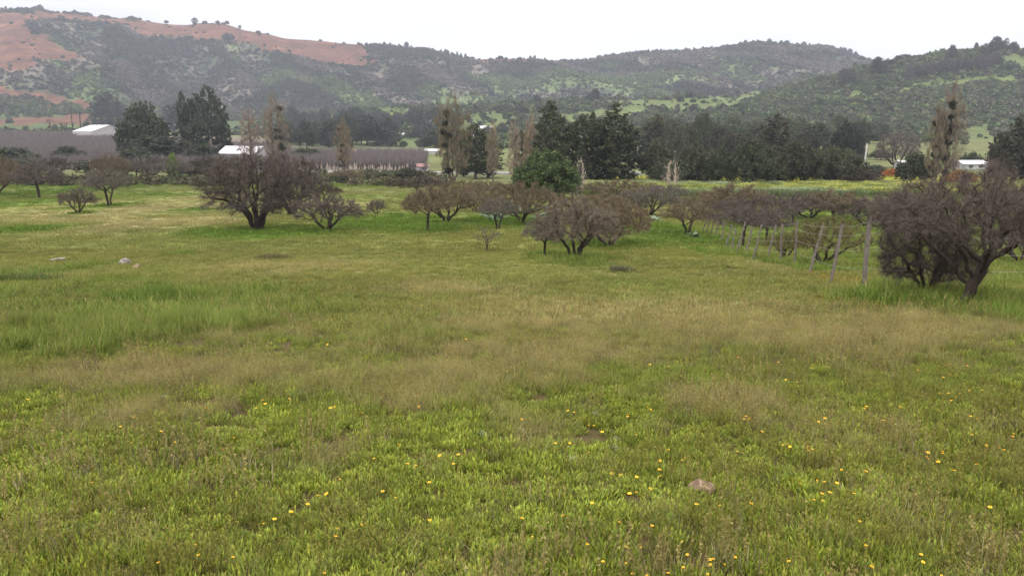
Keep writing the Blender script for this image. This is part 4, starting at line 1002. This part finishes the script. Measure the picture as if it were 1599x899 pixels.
# ---- the bare orchard
def orchard_src(seed):
    g = np.random.default_rng(seed); n = 34
    a_ = g.uniform(0, 6.283, n); sp_ = g.uniform(.2, 1.5, n)
    b = np.stack([np.cos(a_) * .08, np.sin(a_) * .08, g.uniform(.5, 1.6, n)], 1); e = np.stack([np.cos(a_) * sp_, np.sin(a_) * sp_, g.uniform(2.6, 4.2, n)], 1)
    s_ = norm(g.normal(0, 1, (n, 3)) * [1, 1, .1]) * .055
    V = np.stack([b - s_, b + s_, (b + e) / 2 + s_ * .8 + [0, 0, -.1], e], 1).reshape(-1, 3)
    t = MB().tube([(0, 0, -.1), (0, 0, 1.7)], [.13, .08], 4); tv = np.array(t.v)
    return mesh_np('orchard_tree', np.concatenate([V, tv]), [np.arange(n * 4).reshape(-1, 4), np.array([f for f in t.f if len(f) == 4]) + n * 4], M_GRASS, np.concatenate([g.uniform(.7, 1.3, n), np.full(len([f for f in t.f if len(f) == 4]), .35)]))
oc = [orchard_src(i) for i in range(3)]
X_, Y_ = np.meshgrid(np.arange(-420, 0, 4.2), np.arange(196, 590, 2.6)); X_ = X_.ravel() + rng.normal(0, .25, X_.size); Y_ = Y_.ravel() + rng.normal(0, .25, Y_.size)
Z_ = H(X_, Y_); px_, py_ = project(X_, Y_, Z_)
ymax = np.interp(px_, [-300, 200, 230, 430, 450, 700], [575, 575, 440, 440, 335, 335])
k = (Y_ < ymax) & (px_ < 668) & (px_ > -260) & (rng.random(len(X_)) < .95); X_, Y_, Z_ = X_[k], Y_[k], Z_[k]; n = len(X_)
stuff('orchard', 'rows of bare grey brown fruit trees across the valley', np.stack([X_, Y_, Z_], 1), np.stack([0 * X_, 0 * X_, rng.uniform(0, 6.28, n)], 1), np.stack([rng.uniform(.8, 1.0, n)] * 3, 1), rng.integers(0, 3, n), np.array([[.160, .140, .130]]) * rng.uniform(.85, 1.15, (n, 1)), oc)
print('orchard', n)

# ---------------------------------------------------------------- road
rv = []; rf = []
xs = np.linspace(-66, 30, 91)
for i, x in enumerate(xs):
    for yy in (184.5, 189.5): rv.append((x, yy, H1(x, yy) + .35))
    for yy in (184.5, 189.5): rv.append((x, yy, H1(x, yy) - .6))
for i in range(90):
    a = i * 4; b = a + 4; rf += [(a, b, b + 1, a + 1), (a + 2, b + 2, b, a), (a + 1, b + 1, b + 3, a + 3)]
rm = MB().add(rv, rf).mesh('road', mat_plain('road_gravel', (.30, .29, .28), .9, 1.5, .12))
tag(link('road', rm), 'pale gravel road along the near edge of the orchard', None, None, 'structure')

# ---------------------------------------------------------------- buildings
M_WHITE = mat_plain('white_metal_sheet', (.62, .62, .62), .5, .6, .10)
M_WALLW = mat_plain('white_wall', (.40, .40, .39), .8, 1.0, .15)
M_DOOR = mat_plain('dark_opening', (.05, .05, .055), .8, 3, .2)
M_TILE = mat_plain('faded_red_roof', (.24, .13, .11), .8, 2.0, .2)
M_BROWN = mat_plain('brown_timber_wall', (.14, .095, .07), .8, 2.0, .2)
M_GREYR = mat_plain('pale_grey_roof', (.55, .53, .50), .6, 2.0, .1)
def house(name, label, cat, px, by, wpx, hpx, depth_m, rz, wall_m, roof_m, ridge='x', eave=.65, wins=0, door=0, group=None, over=.3, w=None, h=None, dy=0):
    p = at(px, by); d = depth(p); W = w or wpx * d / F; Hh = h or hpx * d / F; D_ = depth_m
    o_ = thing(name, label, cat, (p[0], p[1] + dy, H1(p[0], p[1] + dy) - .2), rz, group)
    he = Hh * eave + .2; hr = Hh + .2
    x0, x1, y0, y1 = -W / 2, W / 2, -D_ / 2, D_ / 2
    m = MB()
    if ridge == 'x':
        v = [(x0, y0, -.5), (x1, y0, -.5), (x1, y1, -.5), (x0, y1, -.5), (x0, y0, he), (x1, y0, he), (x1, y1, he), (x0, y1, he), (x0, 0, hr - .05), (x1, 0, hr - .05)]
        m.add(v, [(0, 1, 5, 4), (2, 3, 7, 6), (1, 2, 6, 9, 5), (3, 0, 4, 8, 7)])
        r = MB(); sl = (hr - he) / (D_ / 2)
        for s_ in (-1, 1):
            ye = s_ * (D_ / 2 + over); ze = he - over * sl
            r.add([(x0 - over, ye, ze), (x1 + over, ye, ze), (x1 + over, 0, hr), (x0 - over, 0, hr), (x0 - over, ye, ze + .12), (x1 + over, ye, ze + .12), (x1 + over, 0, hr + .12), (x0 - over, 0, hr + .12)],
                  [(0, 1, 2, 3), (4, 5, 6, 7), (0, 1, 5, 4), (1, 2, 6, 5), (0, 3, 7, 4)])
    else:
        v = [(x0, y0, -.5), (x1, y0, -.5), (x1, y1, -.5), (x0, y1, -.5), (x0, y0, he), (x1, y0, he), (x1, y1, he), (x0, y1, he), (0, y0, hr - .05), (0, y1, hr - .05)]
        m.add(v, [(0, 1, 5, 8, 4), (2, 3, 7, 9, 6), (1, 2, 6, 5), (3, 0, 4, 7)])
        r = MB(); sl = (hr - he) / (W / 2)
        for s_ in (-1, 1):
            xe = s_ * (W / 2 + over); ze = he - over * sl
            r.add([(xe, y0 - over, ze), (xe, y1 + over, ze), (0, y1 + over, hr), (0, y0 - over, hr), (xe, y0 - over, ze + .12), (xe, y1 + over, ze + .12), (0, y1 + over, hr + .12), (0, y0 - over, hr + .12)],
                  [(0, 1, 2, 3), (4, 5, 6, 7), (0, 1, 5, 4), (0, 3, 7, 4), (1, 2, 6, 5)])
    link('wall', m.mesh('wall', wall_m), o_); link('roof', r.mesh('roof', roof_m), o_)
    for k in range(wins):
        xc = x0 + W * (k + .75) / (wins + .5)
        link('window', MB().box(xc - .55, y0 - .06, he * .42, xc + .55, y0 + .04, he * .8).mesh('window', M_DOOR), o_)
    for k in range(door):
        xc = x0 + W * (.15 if door == 1 else (.2 + .6 * k / max(door - 1, 1)))
        link('door', MB().box(xc - W * .06, y0 - .05, 0, xc + W * .06, y0 + .04, he * .72).mesh('door', M_DOOR), o_)
    return o_
def ribs(o_, W, y0, he, n):
    for k in range(n + 1):
        x = -W / 2 + W * k / n
        link('frame_post', MB().box(x - .06, y0 - .1, -.4, x + .06, y0 - .02, he).mesh('frame_post', M_GREYR), o_)
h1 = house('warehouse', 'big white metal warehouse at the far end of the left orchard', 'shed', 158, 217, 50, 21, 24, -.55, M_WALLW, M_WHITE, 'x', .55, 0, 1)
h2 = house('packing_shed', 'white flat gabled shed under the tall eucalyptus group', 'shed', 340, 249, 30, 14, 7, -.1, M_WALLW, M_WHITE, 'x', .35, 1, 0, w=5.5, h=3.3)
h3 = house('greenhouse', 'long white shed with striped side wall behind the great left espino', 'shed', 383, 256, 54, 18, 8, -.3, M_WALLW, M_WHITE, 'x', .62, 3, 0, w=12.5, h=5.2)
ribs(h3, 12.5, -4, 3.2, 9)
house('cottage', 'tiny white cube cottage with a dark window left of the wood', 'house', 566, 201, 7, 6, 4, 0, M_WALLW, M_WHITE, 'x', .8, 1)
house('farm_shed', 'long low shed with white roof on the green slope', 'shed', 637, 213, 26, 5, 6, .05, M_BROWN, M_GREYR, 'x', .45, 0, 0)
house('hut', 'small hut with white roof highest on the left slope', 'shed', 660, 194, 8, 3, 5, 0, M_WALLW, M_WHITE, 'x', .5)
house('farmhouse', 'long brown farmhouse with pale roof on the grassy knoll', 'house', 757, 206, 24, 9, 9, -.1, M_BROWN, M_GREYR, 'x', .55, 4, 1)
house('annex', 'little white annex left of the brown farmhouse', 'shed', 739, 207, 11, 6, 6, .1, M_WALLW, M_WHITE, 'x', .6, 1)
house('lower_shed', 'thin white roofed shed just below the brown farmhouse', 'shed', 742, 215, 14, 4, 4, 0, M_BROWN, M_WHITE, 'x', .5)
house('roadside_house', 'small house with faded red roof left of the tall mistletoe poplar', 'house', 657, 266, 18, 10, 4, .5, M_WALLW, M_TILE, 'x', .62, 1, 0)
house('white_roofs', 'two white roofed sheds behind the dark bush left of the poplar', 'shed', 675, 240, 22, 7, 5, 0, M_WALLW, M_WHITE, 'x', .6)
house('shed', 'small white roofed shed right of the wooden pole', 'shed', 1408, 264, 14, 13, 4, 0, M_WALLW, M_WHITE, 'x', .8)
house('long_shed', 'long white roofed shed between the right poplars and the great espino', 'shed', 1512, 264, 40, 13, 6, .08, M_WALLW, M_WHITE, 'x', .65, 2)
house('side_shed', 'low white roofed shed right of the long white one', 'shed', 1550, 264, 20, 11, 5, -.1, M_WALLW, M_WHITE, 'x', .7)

# ---------------------------------------------------------------- poles
M_POLE = mat_plain('weathered_concrete', (.55, .54, .50), .8, 4, .15)
M_OLDWOOD = mat_plain('grey_weathered_wood', (.115, .098, .08), .9, 14, .35, .5)
def pole(px, by, ty, label, arm=False, lean=0, mat=M_POLE, rad=.2):
    p = at(px, by); h = (by - ty) * depth(p) / F
    o_ = thing('power_pole', label, 'pole', p, 0)
    link('shaft', MB().tube([(0, 0, -.5), (lean, 0, h)], [rad, rad * .7], 8).mesh('shaft', mat), o_)
    if arm:
        link('crossarm', MB().box(-1.0, -.08, h - .9, 1.0, .08, h - .7).mesh('crossarm', mat), o_)
        link('insulator', MB().tube([(.7, 0, h - .7), (.7, 0, h - .35)], .09, 6).mesh('insulator', M_WHITE), o_); link('insulator', MB().tube([(-.7, 0, h - .7), (-.7, 0, h - .35)], .09, 6).mesh('insulator', M_WHITE), o_)
        link('transformer', MB().tube([(-.25, -.1, h - 2.7), (-.25, -.1, h - 1.8)], .22, 8).mesh('transformer', M_WHITE), o_)
pole(1345, 291, 225, 'white concrete pole standing right of the grove', False, .35, rad=.16)
pole(995, 262, 225, 'white pole with crossarm in the gap of the dark belt', True, rad=.15)
pole(1403, 285, 232, 'grey pole left of the hazy bare tree and small shed', False, 0, M_OLDWOOD, .10)
pole(1031, 262, 229, 'faint grey pole with crossarm among the grove trunks', True, 0, M_OLDWOOD, .12)

# ---------------------------------------------------------------- fence
posts = [(1348.4, 447, 1357.6, 341), (1297.3, 438, 1317, 349), (1264, 423, 1285.7, 350), (1240.4, 411, 1245.3, 344), (1219, 408, 1222, 349), (1197.5, 404, 1212, 351), (1176, 402, 1190, 350), (1164, 397, 1175, 354), (1150, 394, 1164, 346), (1141, 391, 1149, 357),
         (1132, 385, 1144, 350), (1125, 374, 1132, 345), (1117, 366, 1122.5, 342), (1110, 364, 1116, 342), (1102, 363, 1110, 341), (1097, 361, 1104, 339)]
fo = at(1348.4, 447)
fence = thing('wire_fence', 'wire fence on leaning weathered wooden posts running from the great espino back into the valley', 'fence', fo)
tops = []
FP = []
for i, (bx, by, tx, ty) in enumerate(posts):
    p = np.array(at(bx, by, .08)); d = depth(p); u = (tx - 799.5) / F; v = (449.5 - ty) / F
    t = np.array([u * d, 0, 0]); yv_ = d * (CT + v * ST); zv_ = CZ + d * (-ST + v * CT); t = np.array([u * d, yv_, zv_])
    FP.append((p, t))
# one more post to the right of the picture, where the fence turns
pr = np.array([12.9, 17.0, H1(12.9, 17.0)]); FP2 = (pr, pr + np.array([.02, .03, 1.42]))
i_ = 0
for p, t in FP + [FP2]:
    r0 = .055 if p is FP[0][0] else .042
    r0 = .048 if i_ in (0, 16) else .034; i_ += 1
    a0 = p - (t - p) * .12
    pts = [a0 + (t - a0) * k / 5 + rng.normal(0, .008, 3) for k in range(6)]
    pts = [q - np.array(fo) for q in pts]
    link('post', MB().tube(pts, [r0 * rng.uniform(.85, 1.15) for _ in pts], 7).mesh('post', M_OLDWOOD), fence)
M_WIRE = mat_plain('galvanised_wire', (.42, .41, .39), .5, None)
order = [FP2] + FP
for lev in (.30, .56, .80, .95):
    pts = []
    for i in range(len(order) - 1):
        a = order[i][0] + (order[i][1] - order[i][0]) * lev; b = order[i + 1][0] + (order[i + 1][1] - order[i + 1][0]) * lev
        n_ = 5
        for k in range(n_): 
            f = k / n_; q = a + (b - a) * f; q = q.copy(); q[2] -= (.035 if i else .10) * 4 * f * (1 - f) * rng.uniform(.4, 1); pts.append(q - np.array(fo))
    pts.append(b - np.array(fo))
    link('wire', MB().tube(pts, .0018, 4).mesh('wire', M_WIRE), fence)

# ---------------------------------------------------------------- stones
def stone_mesh(seed, sx, sy, sz, mat):
    import bmesh
    bm = bmesh.new(); bmesh.ops.create_icosphere(bm, subdivisions=4, radius=1); g = np.random.default_rng(seed)
    pl = norm(g.normal(0, 1, (9, 3))); of = g.uniform(.55, .9, 9)
    for v in bm.verts:
        c = np.array(v.co)
        for n_, o2 in zip(pl, of):
            d = c @ n_ - o2
            if d > 0: c = c - n_ * d * .9
        c = c * (1 + .10 * (fbm(np.array([c[0] * 3 + seed]), np.array([c[1] * 3 + c[2] * 4]), 5, 4)[0] - .5))
        v.co = Vector((c[0] * sx, c[1] * sy, c[2] * sz))
    me = bpy.data.meshes.new('stone'); bm.to_mesh(me); bm.free(); me.polygons.foreach_set('use_smooth', [True] * len(me.polygons)); me.materials.append(mat); return me
def mat_stone(name, c1, c2, sc):
    m, t, o = mat_new(name); N = t.nodes.new; L = t.links.new; tc_ = N('ShaderNodeTexCoord'); n_ = N('ShaderNodeTexNoise'); n_.inputs['Scale'].default_value = sc; n_.inputs['Detail'].default_value = 8
    L(tc_.outputs['Object'], n_.inputs[0]); cr_ = N('ShaderNodeValToRGB'); cr_.color_ramp.elements[0].position = .38; cr_.color_ramp.elements[1].position = .62
    cr_.color_ramp.elements[0].color = (*c1, 1); cr_.color_ramp.elements[1].color = (*c2, 1); L(n_.outputs[0], cr_.inputs[0])
    p = N('ShaderNodeBsdfPrincipled'); p.inputs['Roughness'].default_value = .9; L(cr_.outputs[0], p.inputs[0]); b = N('ShaderNodeBump'); b.inputs['Strength'].default_value = .7; b.inputs['Distance'].default_value = .02
    L(n_.outputs[0], b.inputs['Height']); L(b.outputs[0], p.inputs['Normal']); L(p.outputs[0], o.inputs[0]); return m
M_ST1 = mat_stone('brown_stone', (.13, .080, .050), (.30, .21, .14), 22); M_ST2 = mat_stone('grey_lichen_stone', (.10, .08, .07), (.27, .24, .22), 7)
for px_, py_, s_, mt, lab, sd_ in [(1094, 768, (.100, .08, .055), M_ST1, 'reddish brown angular stone lying in the near grass', 1), (195, 413, (.26, .22, .16), M_ST2, 'grey and pink boulder half sunk in the left meadow', 2), (213, 418, (.20, .14, .08), M_ST1, 'low reddish rock touching the grey pink boulder', 5),
                                    (90, 408, (.34, .24, .09), M_ST2, 'flat pale stone left of the grey pink boulder', 3), (205, 857, (.022, .02, .018), M_ST2, 'small pale pebble in the grass at the lower left', 4), (93, 866, (.026, .022, .018), M_ST1, 'small pinkish pebble at the lower left edge', 6)]:
    q = at(px_, py_); o_ = link('stone', stone_mesh(sd_, *s_, mt), None, (q[0], q[1], q[2] + s_[2] * .45)); o_.rotation_euler = (.1, .15, sd_); tag(o_, lab, 'stone')

# ---------------------------------------------------------------- flowers
M_STEM = mat_plain('flower_stem', (.09, .12, .03), .7); M_PET = mat_plain('orange_yellow_petals', (.90, .60, .02), .6, 60, .15); M_EYE = mat_plain('flower_eye', (.60, .24, .01), .8)
def flower_parts(seed):
    g = np.random.default_rng(seed); h = .10
    st_ = MB().tube([(0, 0, -.01), (.004, .002, h * .5), (0, 0, h)], [.0018, .0014, .0014], 4, False).mesh('stem', M_STEM)
    V = []; Fc = []; n = 13; cup = g.uniform(.25, .8)
    for i in range(n):
        a = i * 2 * math.pi / n + g.normal(0, .05); l = .0125 * g.uniform(.88, 1.08); d = np.array([math.cos(a), math.sin(a), 0]); s_ = np.array([-d[1], d[0], 0]); up = np.array([0, 0, 1.])
        b = len(V); V += [d * .003 - s_ * .0015 + up * h, d * .003 + s_ * .0015 + up * h, d * l * .65 + s_ * .0042 + up * (h + l * .5 * cup), d * l * .65 - s_ * .0042 + up * (h + l * .5 * cup), d * l + up * (h + l * .6 * cup)]
        Fc += [(b, b + 1, b + 2, b + 3), (b + 3, b + 2, b + 4)]
    pe = MB().add(V, Fc).mesh('petals', M_PET)
    ey = MB().tube([(0, 0, h - .003), (0, 0, h + .0035), (0, 0, h + .0055)], [.004, .006, .003], 7).mesh('flower_eye', M_EYE)
    return st_, pe, ey
FLW = [flower_parts(i) for i in range(4)]
fl = [(107, 856 - 0)]
z1 = [(140, 15), (655, 82), (662, 143), (605, 143), (664, 222), (802, 180), (886, 221), (1122, 260), (1225, 367), (6, 460), (442, 425), (1038, 66), (1013, 787), (983, 753), (810, 830), (1161, 805), (1200, 190)]
z2 = [(42, 22), (379, 50), (548, 75), (817, 46), (706, 238), (602, 311), (738, 332), (801, 338), (998, 328), (425, 416), (386, 464), (639, 455), (690, 509), (257, 529), (175, 561), (38, 650), (520, 640), (378, 723), (343, 884), (871, 600), (323, 503), (935, 283), (1028, 285), (875, 415), (430, 657), (92, 597)]
z3 = [(52, 107), (299, 69), (402, 134), (458, 165), (580, 94), (697, 57), (780, 269), (837, 291), (847, 322), (734, 319), (734, 352), (714, 389), (616, 382), (557, 388), (490, 367), (388, 274), (223, 225), (276, 232), (1141, 262), (924, 523), (591, 482), (662, 452), (641, 482), (33, 620), (247, 613), (515, 624), (701, 642), (106, 698), (369, 728), (548, 755), (664, 743), (881, 772), (988, 817), (1003, 803), (1025, 817), (1102, 811), (1051, 851), (879, 855), (778, 872), (1010, 873), (610, 892), (689, 882), (871, 710), (576, 833), (447, 825), (1163, 101), (1186, 113), (1236, 176), (1076, 552), (1175, 520), (410, 531), (603, 196)]
z4 = [(487, 50), (652, 44), (280, 107), (238, 109), (583, 108), (615, 124), (935, 10), (1033, 98), (1239, 190), (1037, 187), (1106, 237), (805, 263), (875, 274), (820, 315), (862, 306), (935, 375), (1081, 345), (80, 228), (117, 241), (188, 248), (207, 257), (387, 364), (471, 373), (224, 397), (335, 426), (289, 470), (250, 477), (221, 512), (254, 506), (431, 479), (291, 424), (455, 608), (484, 729), (772, 793), (144, 841), (868, 892), (338, 887), (496, 859), (764, 810), (1132, 552), (159, 431), (1192, 268)]
fpts = [(0 + a * .3103, 620 + b * .3103) for a, b in z1] + [(400 + a * .3103, 620 + b * .3103) for a, b in z2] + [(800 + a * .3103, 620 + b * .3103) for a, b in z3] + [(1200 + a * .3103, 620 + b * .3103) for a, b in z4]
z5 = [(411, 128), (518, 100), (515, 138), (608, 102), (585, 245), (313, 215), (445, 232), (789, 284), (915, 270), (752, 330), (1045, 356), (20, 345), (845, 153), (797, 180), (735, 155), (1332, 268), (1240, 740), (1195, 766), (1334, 724), (965, 781), (1265, 651), (280, 714), (1551, 766), (1535, 466)]
fpts += [(a * .3338, 380 + b * .3338) for a, b in z5]
z6 = [(325, 217), (374, 285), (500, 262), (355, 715), (362, 764), (775, 470), (775, 592), (1043, 404), (1077, 784), (1122, 648), (1380, 572), (1445, 770), (1533, 580), (1340, 805), (848, 818), (1173, 845), (183, 365), (497, 546), (584, 447), (1442, 562)]
fpts += [(533 + a * .3338, 380 + b * .3338) for a, b in z6]
z7 = [(491, 513), (533, 531), (768, 511), (1098, 476), (855, 647), (661, 698), (285, 692), (313, 692), (308, 705), (943, 703), (973, 716), (1253, 576), (1292, 590), (1205, 578), (1340, 568), (1397, 566), (1271, 607), (1361, 680), (1151, 845), (1215, 856), (1162, 890), (590, 452), (454, 440), (262, 415), (70, 597), (475, 810), (578, 832), (597, 838), (1552, 775), (1367, 775), (1430, 820), (1325, 455), (1245, 490), (1212, 510), (630, 302), (850, 305), (1007, 640), (1510, 848), (620, 700)]
fpts += [(1066 + a * .3338, 420 + b * .3338) for a, b in z7]
fpts = sorted(set((round(a, 1), round(b, 1)) for a, b in fpts), key=lambda q: -q[1])
for i, (a, b) in enumerate(fpts):
    if b > 897: continue
    hh = .09 if b > 560 else .12
    q = at(a, b, hh); sc = (hh + .0) / .10 * rng.uniform(.85, 1.15); d_ = depth(q)
    s2 = np.clip(rng.uniform(.5, 1.0) * (.82 if d_ < 3.8 else 1 if d_ < 6 else 1.1), .4, 1.2)
    far_f = b < 560
    band = 'among the near leafy herbs' if b > 740 else ('in the greener grass below the dry wisps' if b > 640 else ('among the dry wisps' if b > 540 else 'in the far meadow grass'))
    o_ = thing('yellow_flower', 'small orange yellow daisy like flower ' + band, 'flower', q, rng.uniform(0, 6), 'yellow flowers ' + band, (s2, s2, sc)); o_.rotation_euler = (rng.normal(.12, .15), rng.normal(0, .15), rng.uniform(0, 6))
    st_, pe, ey = FLW[i % 4]; link('stem', st_, o_); link('petals', pe, o_); link('eye', ey, o_)
print('flowers', len(fpts))
# tall thistle stalk standing alone in the near right grass
q = at(1106, 570); o_ = thing('thistle_stalk', 'single thin grey green thistle stalk in the near right meadow', 'thistle', q)
link('stalk', MB().tube([(0, 0, 0), (.01, 0, .12), (0, 0, .25)], [.004, .003, .002], 5, False).mesh('stalk', M_STEM), o_)
for k, (a0, b0) in enumerate([((0, 0, .12), (.09, .02, .20)), ((0, 0, .17), (-.05, .02, .24)), ((0, 0, .08), (-.07, -.02, .12)), ((0, 0, .05), (.08, .02, .08))]):
    link('leaf', MB().tube([a0, b0], [.006, .001], 4).mesh('leaf', M_STEM), o_)
print('objects', len(S.objects))

# ---------------------------------------------------------------- more growth of the valley edge
def cover(name, label, n, y0, y1, a0, a1, s0, s1, dens, pal, srcs):
    y = rng.uniform(y0, y1, n); x = rng.uniform(a0, a1, n) * y; z = H(x, y); k = rng.random(n) < dens(x, y, *project(x, y, z)); x, y, z = x[k], y[k], z[k]; m = len(x)
    s_ = rng.uniform(s0, s1, m); pal = np.array(pal)
    stuff(name, label, np.stack([x, y, z - .05], 1), np.stack([0 * x, 0 * x, rng.uniform(0, 6.28, m)], 1), np.stack([s_, s_, s_ * rng.uniform(.6, 1.1, m)], 1), rng.integers(0, len(srcs), m), pal[rng.integers(0, len(pal), m)] * rng.uniform(.75, 1.25, (m, 1)), srcs)
BR = [bush_src(30, 60 + i, 1, .8, .12) for i in range(3)]
cover('valley_scrub', 'low tangled brown and olive scrub along the valley edge before the road', 1300, 128, 183, -.75, -.08, 1.0, 3.4,
      lambda x, y, a, b: .08 + .92 * sst(.46, .6, fbm(x / 18, y / 14, 301, 3)), [(.085, .075, .04), (.10, .11, .04), (.06, .07, .03), (.10, .085, .05)], BR)
